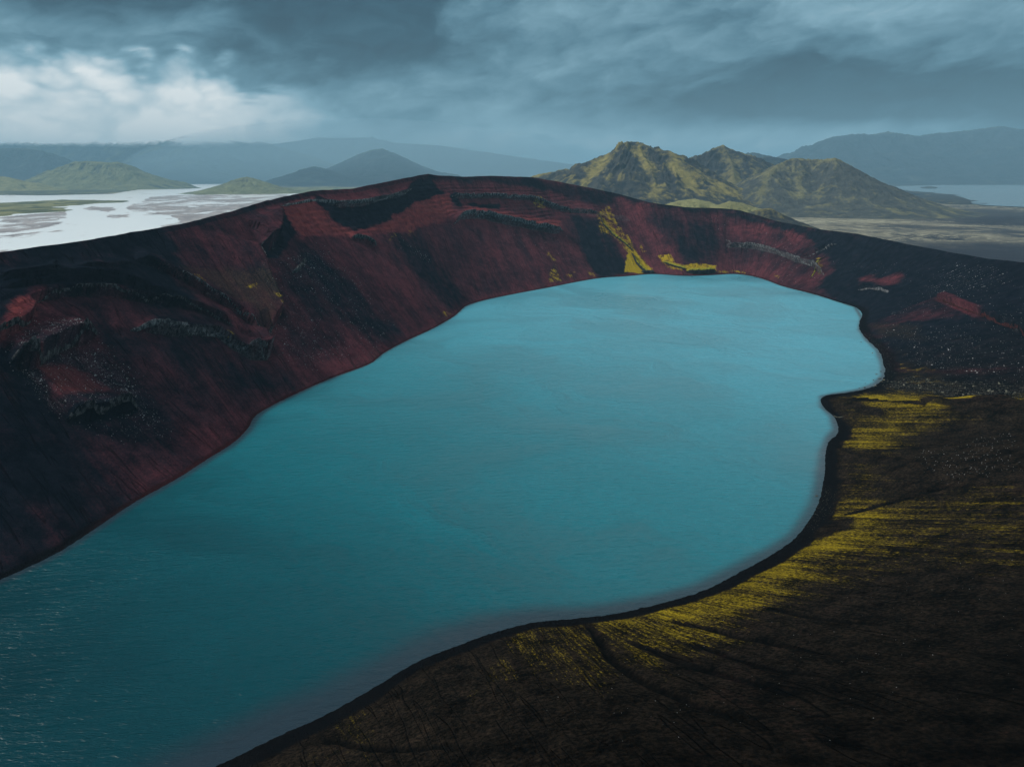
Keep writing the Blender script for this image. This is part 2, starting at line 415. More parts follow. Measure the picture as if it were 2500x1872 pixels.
def keyed(vals):                                   # value along the shore from (sketch px, value)
    kk = np.array([s_of(v[0]) for v in vals]); o = np.argsort(kk)
    return np.interp(s, kk[o], np.array([v[1] for v in vals], float)[o])[:, None]
tt = np.concatenate([np.zeros(NB), t_in, np.ones(NO)])[None]
red += keyed([((0, 1252), .08), ((290, 1085), .24), ((550, 900), .42), ((800, 785), .46), ((900, 726), .54), ((1040, 650), .58), ((1250, 608), .58), ((1410, 592), .52), ((1590, 592), .42), ((1690, 618), .34), ((1810, 652), .14), ((1862, 678), .2), ((1910, 790), .1), ((1773, 862), .0), ((465, 1656), .0)])
brown += keyed([((0, 1252), 0.0), ((1870, 730), 0.0), ((1910, 815), .35), ((1790, 853), 1), ((1680, 1190), 1), ((465, 1656), 1)])
ash_vignette = smooth(40, 150, Vg + 18 * nwx) * keyed([((1765, 1095), 0), ((1680, 1190), .45), ((1520, 1275), .85), ((1250, 1335), .8), ((1000, 1390), .7), ((465, 1656), .8)]); brown *= (1 - .75 * ash_vignette)  # black ash, plus corner vignette darkening put into the soil colour
nearside = keyed([((1870, 730), 0.0), ((1910, 815), .6), ((1790, 853), 1), ((465, 1656), 1)]) + 0 * Vg
# deep maroon foot of the left wall
red += 0.16 * np.exp(-((Vg - 12) / 22.0) ** 2) * (brown < .3)
red[:, NB + NI - 12:] -= 0.16; 
def paint(a, pts, val, soft=6.0, warp=10.0, mode='mix'):
    if a is red or a is hot: soft = soft * 1.9; warp = warp * 1.5
    if a is moss and soft == 9: soft = 26; warp = 22
    mi, m_ = region(pts, soft, warp)
    if mode == 'mix': a[mi] = a[mi] * (1 - m_) + val * m_
    else: a[mi] = a[mi] + val * m_
# --- dark zones
paint(red, D((-300, 600), (0, 548), (250, 512), (350, 515), (380, 560), (420, 600), (450, 660), (400, 668), (300, 645), (200, 622), (100, 636), (0, 690), (-300, 730)), 0.03, 5, 10)
paint(red, Z4((430, 205), (520, 240), (700, 240), (960, 150), (1100, 75), (1180, 180), (1090, 210), (1000, 240), (900, 290), (830, 350), (760, 390), (640, 380), (520, 330), (470, 280)), -0.25, 2, 8)
paint(red, Z4((330, 500), (450, 540), (700, 780), (990, 1040), (880, 1090), (600, 950), (400, 780), (250, 650)), 0.2, 12, 14)
paint(red, Z4((880, 400), (1030, 420), (1380, 830), (1240, 880), (1050, 700), (870, 520)), 0.22, 12, 12)
paint(red, Z4((1940, 320), (2110, 330), (2212, 470), (2330, 640), (2210, 685), (2110, 685), (2040, 560)), 0.08, 6, 6)
paint(red, Z4((205, 270), (290, 290), (300, 400), (250, 470), (170, 550), (90, 545), (85, 505), (180, 490)), -0.25, 2, 5)
paint(red, Z4((1260, 180), (1300, 250), (1270, 250), (1220, 180)), -0.1, 2, 4)
paint(red, Z4((940, 310), (1050, 300), (1060, 340), (960, 355)), -0.1, 2, 5)
paint(red, Z4((1150, 260), (1220, 245), (1230, 300), (1180, 325)), -0.2, 2, 5)
paint(red, Z4((1340, 240), (1530, 245), (1520, 285), (1360, 265)), -0.2, 2, 5)
paint(red, Z4((900, 60), (1100, 62), (1500, 80), (1750, 90), (2100, 160), (2212, 200), (2212, 240), (1950, 230), (1800, 150), (1500, 110), (1200, 100)), 0.22, 4, 8)
paint(red, Z5((100, 120), (600, 215), (1000, 290), (1350, 345), (1380, 400), (1100, 350), (940, 300), (700, 235), (400, 215), (200, 160)), 0.1, 4, 8)
paint(red, Z5((1130, 330), (1350, 350), (2400, 500), (2400, 900), (1700, 1020), (1560, 900), (1440, 740), (1300, 650), (1210, 590), (1290, 500), (1230, 420)), -0.12, 8, 14)
paint(red, Z5((370, 290), (560, 240), (700, 300), (730, 380), (640, 500), (520, 480), (420, 400)), 0.25, 14, 14)
paint(red, Z3((0, 820), (300, 1000), (500, 1160), (700, 1300), (400, 1700), (-400, 1900), (-400, 700)), 0.1, 25, 20)
paint(red, Z3((780, 640), (1200, 680), (1500, 820), (1700, 930), (1500, 1000), (1150, 900), (850, 780)), 0.22, 25, 20)
# --- red scoria
for pts in (Z4((215, 262), (420, 212), (480, 290), (520, 335), (690, 395), (720, 430), (500, 420), (330, 450), (260, 340)),
            Z4((820, 330), (960, 275), (1060, 215), (1170, 185), (1215, 175), (1250, 290), (1200, 335), (1090, 370), (1000, 400), (780, 410), (720, 430), (690, 400), (790, 370)),
            Z4((1290, 300), (1350, 262), (1540, 285), (1700, 310), (1900, 345), (1900, 395), (1700, 365), (1440, 305)),
            Z3((0, 585), (90, 480), (180, 470), (205, 515), (150, 580), (60, 615), (0, 632))):
    paint(red, pts, 1.0, 2.5, 7); paint(hot, pts, 0.62, 4, 9); paint(cliff, pts, 0.6, 3, 5)
for pts, h in ((Z5((850, 315), (900, 300), (950, 325), (920, 350), (870, 345)), .9), (Z5((1000, 335), (1050, 330), (1110, 360), (1060, 385)), .8), (Z5((1140, 370), (1180, 375), (1170, 395)), .8), (Z5((620, 260), (720, 240), (740, 280), (640, 300)), .5),
               (Z5((780, 300), (860, 330), (1010, 400), (1080, 440), (960, 420), (800, 350)), .25), (Z5((180, 180), (300, 175), (420, 200), (330, 260), (230, 240)), .55), (Z5((1400, 570), (1480, 545), (1610, 560), (1590, 600), (1520, 620), (1400, 610)), .45),
               (Z5((1220, 470), (1280, 480), (1250, 540), (1200, 580), (1080, 590), (1180, 520)), .25),
               (Z5((1780, 640), (1850, 640), (2000, 700), (2100, 770), (2080, 800), (1920, 740), (1650, 790), (1500, 840), (1450, 800), (1600, 720)), .0),
               (Z3((960, 195), (1030, 215), (1130, 290), (1260, 400), (1420, 520), (1520, 590), (1380, 560), (1180, 440), (1080, 330), (1010, 250)), .5),
               (Z3((1560, 120), (1620, 200), (1720, 380), (1900, 530), (2120, 700), (2000, 680), (1780, 520), (1640, 380), (1590, 270)), .32), (Z4((300, 430), (420, 440), (1200, 900), (1240, 960), (1000, 1040), (700, 780), (450, 540)), .06), (Z3((0, 640), (220, 520), (420, 560), (560, 620), (300, 680), (150, 700)), .1),
               (Z4((1270, 350), (1500, 380), (1900, 430), (2000, 560), (2080, 680), (1700, 760), (1420, 790), (1150, 450)), .1), (Z3((180, 380), (500, 385), (800, 460), (1000, 520), (700, 600), (400, 560), (230, 480)), .08),
               (Z5((200, 250), (330, 260), (560, 480), (450, 520), (330, 440)), .15)):
    paint(red, pts, 0.52 if h else 0.26, 6, 14); paint(hot, pts, h * .35, 6, 12, 'add')
rust = Z3((270, 790), (420, 810), (520, 880), (620, 960), (520, 985), (380, 1000), (300, 880))
paint(red, rust, 1.0, 3, 7); paint(hot, rust, 0.22, 4, 6); paint(brown, rust, 0.6, 4, 6)
# --- olive and mossy ground on the slumped block
paint(olive, Z3((1000, 205), (1350, 225), (1560, 250), (1640, 330), (1700, 430), (1690, 560), (1610, 650), (1450, 510), (1250, 385), (1100, 290)), 0.62, 12, 16)
for pts in (Z3((1440, 350), (1530, 330), (1530, 375), (1470, 385)), Z3((1600, 340), (1680, 460), (1690, 510), (1640, 470)), Z3((1150, 310), (1250, 320), (1230, 345)), Z3((1350, 650), (1400, 660), (1410, 710), (1370, 700)), Z4((850, 400), (900, 410), (900, 470), (870, 450)), Z4((975, 375), (1000, 385), (1010, 430), (985, 420)), Z4((1720, 200), (1780, 195), (1800, 260), (1730, 262))):
    paint(moss, pts, 0.55, 4, 8)
for pts, mv in ((Z4((1810, 660), (1850, 610), (1880, 640), (1900, 700), (1830, 710)), .55), (Z4((1800, 520), (1850, 540), (1870, 590), (1830, 580)), .5), (Z4((1930, 640), (1980, 650), (1970, 680), (1930, 675)), .4), (Z4((2040, 640), (2090, 650), (2110, 685), (2060, 680)), .5), (Z4((1190, 880), (1240, 890), (1220, 930), (1150, 920)), .45),
                (Z5((110, 250), (170, 200), (230, 300), (290, 380), (310, 440), (270, 440), (200, 360), (130, 340)), .58), (Z5((270, 420), (310, 430), (390, 525), (330, 540), (250, 530), (260, 470)), 1.1), (Z5((330, 380), (360, 430), (350, 450), (320, 420)), .4), (Z5((410, 450), (470, 445), (500, 490), (560, 500), (530, 530), (450, 515)), .75), (Z5((540, 495), (600, 490), (700, 495), (705, 530), (560, 530)), 1.0), (Z5((700, 520), (860, 535), (860, 545), (700, 540)), .6),
                (Z5((1190, 470), (1230, 460), (1235, 530), (1200, 540)), .5), (Z5((970, 540), (1010, 545), (1000, 560)), .6)):
    paint(moss, pts, mv, 3, 7)
# --- near and right slopes: moss streaks
for pts, mv in ((ZS((580, 520), (850, 500), (1150, 545), (1500, 575), (1987, 560), (1987, 580), (1500, 610), (1200, 640), (900, 605), (640, 570)), .74),
                (ZS((640, 620), (1000, 640), (1350, 640), (1600, 700), (1450, 760), (1150, 860), (950, 950), (750, 1000), (560, 950), (490, 900), (520, 840), (600, 740)), .58),
                (ZS((510, 860), (600, 800), (800, 850), (1000, 930), (780, 990), (600, 950)), .62),
                (ZS((1000, 350), (1100, 330), (1250, 350), (1200, 400), (1500, 480), (1200, 470), (980, 400)), .50), (ZS((930, 190), (1010, 220), (1010, 330), (960, 300)), .42),
                (ZS((520, 1130), (600, 1090), (700, 1170), (800, 1200), (700, 1240), (600, 1190)), .55),
                (ZS((440, 1350), (800, 1300), (1200, 1300), (1700, 1250), (1987, 1330), (1987, 1900), (1200, 1900), (300, 1900), (380, 1560)), .42),
                (ZN((1340, 130), (1500, 100), (1700, 150), (1750, 260), (1600, 350), (1450, 420), (1200, 560), (1050, 650), (880, 800), (700, 820), (560, 760), (420, 700), (220, 690), (300, 650), (500, 620), (700, 560), (900, 490), (1100, 410), (1300, 290), (1400, 240)), .62),
                (ZN((1340, 280), (1500, 200), (1620, 260), (1550, 360), (1300, 420), (1050, 470), (900, 500)), .76),
                (ZN((220, 670), (500, 630), (580, 660), (420, 720), (300, 720)), .68),
                (ZN((500, 640), (800, 560), (1100, 420), (1000, 560), (800, 700), (620, 740)), .60),
                (ZN((1600, 200), (2300, 120), (2300, 420), (1700, 440), (1200, 640), (1300, 450)), .36),
                (ZN((0, 690), (200, 680), (420, 860), (350, 1020), (150, 1000), (0, 850)), .40), (ZN((240, 700), (460, 880), (380, 900), (280, 800)), .5),
                (ZB((660, 1010), (800, 970), (980, 1010), (980, 1050), (760, 1040)), .46), (ZB((1500, 600), (1700, 540), (1850, 470), (1800, 600), (1650, 700)), .46)):
    paint(moss, pts, mv, 9, 12)
paint(moss, ZS((640, 630), (830, 670), (830, 715), (700, 715), (640, 680)), 0.0, 2, 4)
for pts in (ZS((370, 1560), (560, 1560), (570, 1620), (380, 1680)), ZN((1290, 230), (1420, 225), (1300, 300), (1260, 300)), ZB((1050, 760), (1500, 480), (1720, 480), (1640, 620), (1450, 830))):
    paint(moss, pts, 0.0, 4, 6)
paint(brown, Z5((1500, 1000), (1640, 960), (1740, 1000), (1900, 1150), (1500, 1120)), 0.7, 8, 8)
paint(brown, Z5((1450, 790), (1700, 800), (1700, 860), (1530, 850)), 0.9, 8, 6)
# --- rubble
for pts, rv in ((Z3((200, 590), (420, 560), (600, 640), (400, 720), (760, 800), (900, 1050), (960, 1180), (800, 1060), (600, 950), (420, 830), (240, 790), (120, 760)), .5), (Z3((100, 700), (250, 850), (420, 1120), (330, 1100), (150, 900)), .45),
                (Z3((1700, 100), (1900, 180), (1950, 330), (1760, 300)), .35), (Z3((1600, 300), (1900, 500), (1800, 800), (1640, 760), (1680, 560)), .35), (Z5((1700, 480), (2050, 480), (1900, 600), (1700, 620)), .25),
                (ZS((870, 420), (1100, 390), (1400, 420), (1700, 470), (1987, 470), (1987, 560), (1500, 560), (1050, 510), (850, 490)), .35),
                (Z5((745, 370), (800, 380), (1080, 450), (1250, 560), (1180, 560), (1020, 480), (760, 420)), .4), (Z5((1400, 590), (1500, 590), (1560, 625), (1400, 630)), .5),
                (Z4((1280, 310), (1400, 305), (1700, 370), (1900, 400), (1850, 415), (1600, 375), (1400, 330)), .9), (Z4((1200, 190), (1500, 190), (1800, 200), (2100, 280), (2100, 300), (1850, 275), (1700, 215), (1300, 215)), .5), (Z4((430, 215), (700, 235), (900, 175), (900, 190), (700, 250), (520, 240)), .7),
                (Z5((0, 225), (110, 235), (250, 250), (290, 290), (200, 270), (0, 245)), .7)):
    paint(rubble, pts, rv, 2, 5)
# --- cliffs
for pts in (Z4((215, 265), (430, 205), (700, 240), (960, 150), (1100, 75), (1250, 110), (1500, 130), (1850, 170), (2212, 260), (2212, 300), (1900, 300), (1900, 400), (1500, 350), (1280, 310), (1200, 370), (900, 420), (700, 420), (480, 380), (330, 450), (250, 340)),
            Z3((0, 340), (400, 260), (800, 300), (1100, 420), (1300, 540), (1000, 470), (600, 380), (300, 400), (100, 500), (0, 620))):
    paint(cliff, pts, 1.0, 4, 6)
# --- relief: scarps (higher side drops sharply to the other)
Hs = []
def scarp(pts, h, w_, up=True, left=None, warp=3.0, dark=True):
    mi, d, sgn, ends = line(pts, warp, w_ * 2.5 + 8)
    uv = surf(pts)
    if left is None:                               # raise the uphill side
        sg = sgn * np.sign(uv[-1, 0] - uv[0, 0])
    else: sg = sgn * left
    H[mi] += 1.7 * np.where(sg > 0, h * np.exp(-(d / w_) ** 1.3), -0.3 * h * np.exp(-(d / (w_ * 0.35)) ** 1.2)) * ends
def band(a, pts, width, val, warp=3.0):
    mi, d, sgn, ends = line(pts, warp, width * 2 + 4)
    m_ = (1 - smooth(width * .5, width, d)) * ends
    a[mi] = a[mi] * (1 - m_) + val * m_
slump = Z4((205, 255), (190, 330), (200, 400), (185, 480), (130, 500), (85, 490), (70, 560), (100, 620), (130, 720), (190, 830), (210, 900), (140, 1010), (130, 1040), (155, 1110), (130, 1150), (60, 1160), (0, 1140))
led = [(slump[:6], 17, 34, 1), (slump[5:12], 12, 30, 1), (slump[11:], 7, 18, 1)]
for p_, h_, w_, l_ in led:
    uv = surf(p_); # block stands on the side towards smaller U
    mi, d, sgn, ends = line(p_, 2.5, w_ * 2.5)
    a_, b_ = uv[0], uv[-1]
    H[mi] += np.where((sgn > 0) == ((b_[1] - a_[1]) > 0), h_ * np.exp(-(d / w_) ** 1.2), -0.3 * h_ * np.exp(-(d / 6) ** 1.2)) * ends
ledges = {
 'a': (Z3((60, 800), (160, 800), (250, 790), (300, 740), (380, 700), (450, 670), (590, 635)), 7.0, 16),
 'b': (Z3((400, 1150), (500, 1120), (620, 1110), (720, 1080), (830, 1070)), 5.0, 14),
 'c': (Z3((770, 600), (900, 605), (1080, 630), (1300, 640), (1340, 660), (1390, 710), (1500, 755), (1600, 765), (1635, 720), (1600, 670)), 4.0, 12),
 'd': (Z3((-100, 680), (0, 640), (100, 605), (180, 560), (205, 510), (180, 455), (260, 415), (400, 375), (520, 370), (650, 385), (850, 430), (1080, 465), (1250, 520), (1410, 600)), 3.6, 15),
 'e': (Z4((1250, 365), (1290, 320), (1400, 310), (1550, 350), (1700, 380), (1850, 410), (1910, 400)), 5.0, 12),
 'f': (Z4((210, 250), (420, 215), (560, 240), (700, 240), (800, 220), (880, 200), (1000, 150)), 3.5, 10),
 'g': (Z4((1230, 195), (1450, 195), (1700, 212), (1850, 260), (1950, 290), (2110, 295)), 3.5, 10),
 'h': (Z5((745, 375), (770, 405), (880, 410), (1010, 445), (1080, 470), (1180, 500), (1230, 550)), 4.0, 10),
 'i': (Z5((1120, 470), (1200, 430), (1290, 390)), 3.0, 10),
 'j': (Z5((1780, 645), (1860, 680), (1980, 735), (2100, 790), (2212, 840), (2350, 890)), 3.5, 12),
 'k': (Z3((500, 235), (660, 230), (790, 225)), 1.5, 8), 'l': (Z3((800, 180), (950, 225), (1080, 290), (1240, 390), (1350, 450), (1500, 560), (1560, 600)), 3.5, 14),
 'm': (Z3((0, 330), (300, 300), (500, 295), (700, 320), (900, 350)), 2.0, 9), 'n': (Z3((0, 375), (300, 330), (550, 325), (800, 370), (1050, 430)), 2.0, 9),
 'o': (Z4((630, 445), (700, 460), (780, 500)), 3.0, 10), 'p': (Z5((1395, 620), (1450, 610), (1550, 630)), 3.0, 9),
 'q': (Z3((0, 300), (250, 262), (420, 240)), 1.5, 8), 'r': (Z5((640, 500), (700, 480), (560, 490), (470, 480)), 1.0, 6)}
for k_, (p_, h_, w_) in ledges.items():
    if k_ in 'r': continue
    scarp(p_, h_, w_)
    if k_ in 'acdefghijlo': band(rubble, p_, 3.2 if k_ in 'aeh' else 2.0, 0.9 if k_ in 'efghc' else 0.5, 1.5)
    if k_ in 'bmnq': band(red, p_, 3.5, -0.3, 1.5)
band(hot, Z5((1790, 655), (1900, 700), (2000, 745)), 4, 0.15); band(red, Z5((1790, 655), (1900, 700), (2000, 745)), 7, 0.6)
# spur crest beside the bay: a step of bare cinders
crest = ZS((520, 580), (640, 592), (800, 605), (1000, 625), (1170, 638), (1350, 625), (1600, 600), (1987, 580))
scarp(crest, 2.2, 16)
band(moss, ZS((560, 560), (800, 560), (1050, 590), (1300, 600)), 9, .85, 3.0); band(moss, ZS((1100, 610), (1500, 590), (1987, 566)), 7, .7, 3.0)
band(moss, ZS((640, 640), (900, 650), (1150, 665), (1400, 650)), 6, .6, 3.0); band(moss, ZS((520, 590), (650, 605), (800, 615), (1000, 635), (1170, 645), (1500, 612), (1987, 582)), 2.6, -0.4, 1.0); band(brown, ZS((520, 590), (650, 605), (800, 615), (1000, 635), (1170, 645)), 2.6, 0.3, 1.0)
# gullies on the near slope
for pts, dpt in ((ZN((240, 690), (300, 760), (360, 850), (410, 890), (500, 940), (640, 1000), (800, 1070), (1000, 1150)), 1.3), (ZN((420, 760), (540, 800), (640, 850), (800, 900), (1050, 970), (1300, 1030)), 0.9), (ZN((600, 660), (760, 700), (930, 745), (1100, 780), (1300, 820), (1600, 845)), 1.2),
                 (ZN((700, 770), (900, 830), (1080, 890), (1300, 920)), 0.8), (ZN((1040, 610), (1300, 660), (1600, 700)), 0.7), (ZN((1380, 200), (1560, 150), (1800, 80), (1900, 60)), 1.0), (ZB((690, 1040), (850, 1030), (1100, 1060), (1500, 1050)), 0.8), (ZS((480, 960), (600, 1020), (760, 1040), (900, 1040)), 1.6)):
    mi, d, sgn, ends = line(pts, 2.0, 12)
    H[mi] -= dpt * np.exp(-(d / 1.1) ** 2) * ends
    g_ = (1 - smooth(0.6, 1.6, d)) * ends
    moss[mi] = moss[mi] * (1 - g_) + (-0.3) * g_; brown[mi] = brown[mi] * (1 - 0.8 * g_)
# beach strip
bw = beach_w[:, None] * (1 + 0.5 * fbm(arc_m[:, None] * 0.06, 3.3, 0, 5)) + 1.6 * nwx
bm = 1 - smooth(bw * 0.8, bw * 1.25 + 0.8, Vg)
wet = np.where(Vg < 0, 1, bm) * smooth(-1, 0.3, 1 + 0 * Vg)
moss = moss * (1 - wet) - 0.5 * wet

# fine relief: gullied talus, rough ground, terraces
inn = np.clip(Vg / 12, 0, 1)
H += inn * (1.2 - 0.7 * nearside) * fbm(Ug * 0.02, Vg * 0.006, 1.7, 3) * 2
rills = fbm(Ug * 0.16, Vg * 0.010, 0.4, 3)
fanw = brown
H += inn * rills * (0.35 + 0.25 * fanw * np.clip(moss * 2, 0, 1)) 
X3 = P * 0.11
H += inn * 0.35 * fbm(X3[..., 0], X3[..., 1], X3[..., 2], 3)
zz = P[..., 2] + 5 * nwx
st = zz / 5.5; stp = (np.floor(st) + smooth(0.55, 0.95, st - np.floor(st))) - st
H += cliff * stp * 3.0 * (0.6 + 0.5 * nwy) + cliff * 1.5 * fbm(Ug * 0.07, zz * 0.02, 5.5, 4, 0.6)
H += np.clip(rubble, 0, 1) * 1.1 * fbm(P[..., 0] * 0.35, P[..., 1] * 0.35, P[..., 2] * 0.35, 2)
# crag detail on block and rim
H *= 1 - smooth(0.86, 0.97, tt) * (tt <= 1) * 0.9
rimw = smooth(0.93, 1.0, tt) * (tt <= 1)
H += rimw * 0.8 * fbm(Ug * 0.05, Vg * 0.05, 9.0, 4)
# surface normal of the smooth wall
dU = np.gradient(P, axis=0); dVv = np.gradient(P, axis=1)
Nn = np.cross(dU, dVv); Nn /= np.linalg.norm(Nn, axis=2)[..., None] + 1e-9
Nn *= np.where(Nn[..., 2:3] < 0, -1, 1)
# gaussian-smooth normals a little along U
Nn = Nn * np.array([0.75, 0.75, 1.0]); Nn /= np.linalg.norm(Nn, axis=2)[..., None]
H = np.where(np.arange(NV)[None] < NB, 0, H)
H[:, NB] = 0.02
hfade = smooth(0, 5, Vg) ; P += Nn * (H * np.maximum(hfade, 0))[..., None]
zi = P[:, NB + 1:NB + NI, 2]; zi[:] = np.maximum(zi, 0.06 + 0.12 * np.minimum(Vg[:, NB + 1:NB + NI], 6))
# tiny ragged waterline
ragw = keyed([((0, 1252), 1.0), ((1640, 600), 1.0), ((1850, 665), 2.6), ((1910, 815), 3.2), ((1830, 848), 1.2), ((465, 1656), 1.0)])[:, 0]
for j in range(NB + 14): P[:, j, :2] += outs * (ragw * fbm(arc_m * 0.22, 1.0, 0, 5, .65) * min(1, (NB + 14 - j) / 9))[:, None]
print('crater mesh', P.shape)

# crater material
m_crater, t = new_mat('scoria_slope')
uvn = t.node('ShaderNodeUVMap', uv_map='UVMap').outputs[0]; U_, V_, _ = t.sep(uvn)
pos = t.node('ShaderNodeTexCoord').outputs['Object']
A = t.sep(t.attr('cover_a')[0]); B = t.sep(t.attr('cover_b')[0]); wetn = t.attr('beach')[2]
str1 = t.noise(t.xyz(t.mul(U_, 0.055), t.mul(V_, 0.0065), 0.0), 1.0, 5, 0.6)
str2 = t.noise(t.xyz(t.mul(U_, 0.45), t.mul(V_, 0.02), 3.0), 1.0, 5, 0.62)
big = t.noise(pos, 0.02, 5, 0.6)
med = t.noise(pos, 0.12, 5, 0.65)
fine = t.noise(pos, 0.9, 6, 0.72)
grit = t.noise(pos, 3.2, 3, 0.7)
rr = t.add(A[0], t.mul(t.sub(str1, 0.5), 0.75), t.mul(t.sub(big, 0.5), 0.75), t.mul(t.sub(str2, 0.5), 0.16), t.mul(t.sub(fine, 0.5), 0.45), t.mul(t.sub(med, 0.5), 0.35))
rf = t.sstep(rr, 0.10, 0.95)
nearn = t.attr('nearside')[2]
dark = t.mix(t.sstep(med, 0.3, 0.7), t.mix(nearn, (0.004, 0.0070, 0.0125), (0.0012, 0.0010, 0.0009)), t.mix(nearn, (0.013, 0.0165, 0.026), (0.0048, 0.0040, 0.0035)))
maroon = t.mix(t.sstep(t.add(t.mul(str2, .25), t.mul(fine, .45), t.mul(med, .3)), 0.38, 0.62), (0.095, 0.026, 0.034), (0.165, 0.044, 0.054))
col = t.mix(rf, dark, maroon)
hotf = t.sstep(t.add(A[1], t.mul(t.sub(med, 0.5), 1.0), t.mul(t.sub(fine, 0.5), 0.6)), 0.12, 0.95)
col = t.mix(hotf, col, t.mix(t.sstep(med, 0.35, 0.65), (0.15, 0.030, 0.032), (0.25, 0.060, 0.055)))
bf = t.mul(B[2], t.sstep(t.add(med, t.mul(t.sub(fine, 0.5), 0.5)), 0.2, 0.8))
col = t.mix(t.mul(bf, 0.9), col, t.mix(t.sstep(fine, 0.35, 0.68), (0.010, 0.0075, 0.006), (0.060, 0.042, 0.028)))
oli = t.sstep(t.add(B[0], t.mul(t.sub(fine, 0.5), 0.9), t.mul(t.sub(med, 0.5), 0.5)), 0.30, 0.95)
col = t.mix(t.mul(oli, 0.9), col, t.mix(t.sstep(fine, 0.4, 0.65), (0.034, 0.023, 0.021), (0.080, 0.060, 0.036)))
# moss in downslope streaks
str3 = t.noise(t.xyz(t.mul(U_, 0.95), t.mul(V_, 0.03), 8.0), 1.0, 5, 0.70)
str4 = t.noise(t.xyz(t.mul(U_, 0.22), t.mul(V_, 0.016), 5.0), 1.0, 4, 0.6)
mfine = t.noise(t.xyz(t.mul(U_, 1.8), t.mul(V_, 0.55), 1.0), 1.0, 6, 0.75)
mm = t.add(A[2], t.mul(nearn, 0.03), t.mul(t.sub(str3, 0.5), 1.0), t.mul(t.sub(str4, 0.5), 0.9), t.mul(t.sub(mfine, 0.5), 1.7), t.mul(t.sub(med, 0.5), t.sub(2.2, t.mul(nearn, 1.9))), t.mul(t.sub(big, 0.5), 0.30))
mf = t.mul(t.sstep(mm, 0.42, 0.98), t.sstep(A[2], 0.0, 0.25))
mcol = t.mix(t.sstep(mfine, 0.35, 0.65), (0.24, 0.155, 0.012), (0.55, 0.41, 0.022))
col = t.mix(mf, col, mcol)
# broken rock
vd = t.vor(pos, 0.55)
rk = t.mul(t.sstep(t.add(B[1], t.mul(t.sub(fine, 0.5), 2.2), t.mul(t.sub(med, 0.5), 1.0)), 0.55, 1.1), 0.75)
gcol = t.mix(t.sep(vd[1])[0], (0.030, 0.034, 0.040), (0.15, 0.155, 0.165))
col = t.mix(rk, col, gcol)
col = t.mix(t.mul(wetn, 0.93), col, t.mix(t.sstep(A[0], 0.2, 0.5), (0.0045, 0.0048, 0.006), (0.036, 0.009, 0.011)))
col = t.scale_rgb(col, t.add(0.55, t.mul(fine, 0.55), t.mul(grit, 0.35)))
gw = t.noise(t.xyz(t.mul(U_, 0.075), t.mul(V_, 0.0045), 11.0), 1.0, 3, 0.55)
gl = t.sub(1.0, t.sstep(t.m('ABSOLUTE', t.sub(t.m('FRACT', t.mul(gw, 9.0)), 0.5)), 0.0, 0.075))
gl = t.mul(gl, t.sstep(t.add(med, t.mul(str4, .5)), 0.55, 0.85), t.sub(1.0, wetn))
col = t.mix(t.mul(gl, 0.75), col, t.scale_rgb(col, 0.25))
hb = t.add(t.mul(gl, -0.7), t.mul(fine, 0.7), t.mul(grit, 0.22), t.mul(str2, 0.28), t.mul(mf, 0.15), t.mul(med, t.sub(0.8, t.mul(nearn, 0.6))))
finish(t, col, t.add(0.97, t.mul(wetn, -0.1)), t.bump(hb, 2.2, 1.0), 0.0)
ca = np.stack([red, hot, moss], -1).reshape(-1, 3); cb = np.stack([olive, rubble, brown], -1).reshape(-1, 3)
crater = mesh_np('crater_slope', P.reshape(-1, 3), grid_faces(NU, NV)[:, ::-1], m_crater, True,
    {'cover_a': ca, 'cover_b': cb, 'beach': wet.reshape(-1), 'nearside': nearside.reshape(-1)}, np.stack([Ug, Vg], -1).reshape(-1, 2))
tag(crater, 'steep red and black scoria crater wall streaked with yellow moss around the lake', 'crater wall', kind='structure')

# ------------------------------------------------------------------ lake
poly = np.concatenate([S[::6, :2], [[-520, -60], [-700, 60]]])
lo = poly.min(0) - 25; hi = poly.max(0) + 25
gx = np.arange(lo[0], hi[0], 2.6); gy = np.arange(max(lo[1], -60), hi[1], 2.6)
GX, GY = np.meshgrid(gx, gy, indexing='ij')
dist_s, _, _ = seg_dist(GX.ravel(), GY.ravel(), S[::10, :2])
shallow_w = np.interp(0, [0, 1], [6, 6])
idx_near = []
SS = S[::10, :2]; wkey = np.interp(s[::10], [s_of((0, 1252)), s_of((550, 900)), s_of((800, 785)), s_of((1250, 608)), s_of((1810, 652)), s_of((1900, 760)), s_of((1790, 853)), s_of((1783, 985)), s_of((1765, 1095)), s_of((1520, 1275)), s_of((1250, 1335)), s_of((1000, 1390)), s_of((600, 1590)), s_of((465, 1656))],
    [4, 5, 2, 2, 2, 4, 4, 5, 6, 7, 11, 15, 18, 16])
gxy = np.stack([GX.ravel(), GY.ravel()], 1); wid = np.zeros(len(gxy))
for a in range(0, len(gxy), 20000):
    d2 = ((gxy[a:a + 20000, None] - SS[None]) ** 2).sum(2); wid[a:a + 20000] = wkey[np.argmin(d2, 1)]
wid = wid * (1 + 0.35 * fbm(gxy[:, 0] * 0.02, gxy[:, 1] * 0.02, 0, 3))
sh = 1 - smooth(0.25, 1.25, dist_s / wid)
m_lake, t = new_mat('lake_water')
pos = t.node('ShaderNodeTexCoord').outputs['Object']
px_, py_, _ = t.sep(pos)
shn = t.attr('shallow')[2]
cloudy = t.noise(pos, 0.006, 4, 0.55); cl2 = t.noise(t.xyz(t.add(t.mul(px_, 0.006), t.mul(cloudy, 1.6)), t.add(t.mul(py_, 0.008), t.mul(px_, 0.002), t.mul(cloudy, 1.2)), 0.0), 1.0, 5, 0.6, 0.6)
graded_tone = t.mix(t.sstep(cloudy, 0.35, 0.65), (0.0, 0.022, 0.031), (0.0003, 0.034, 0.045))  # shade of the near left water put into its body colour
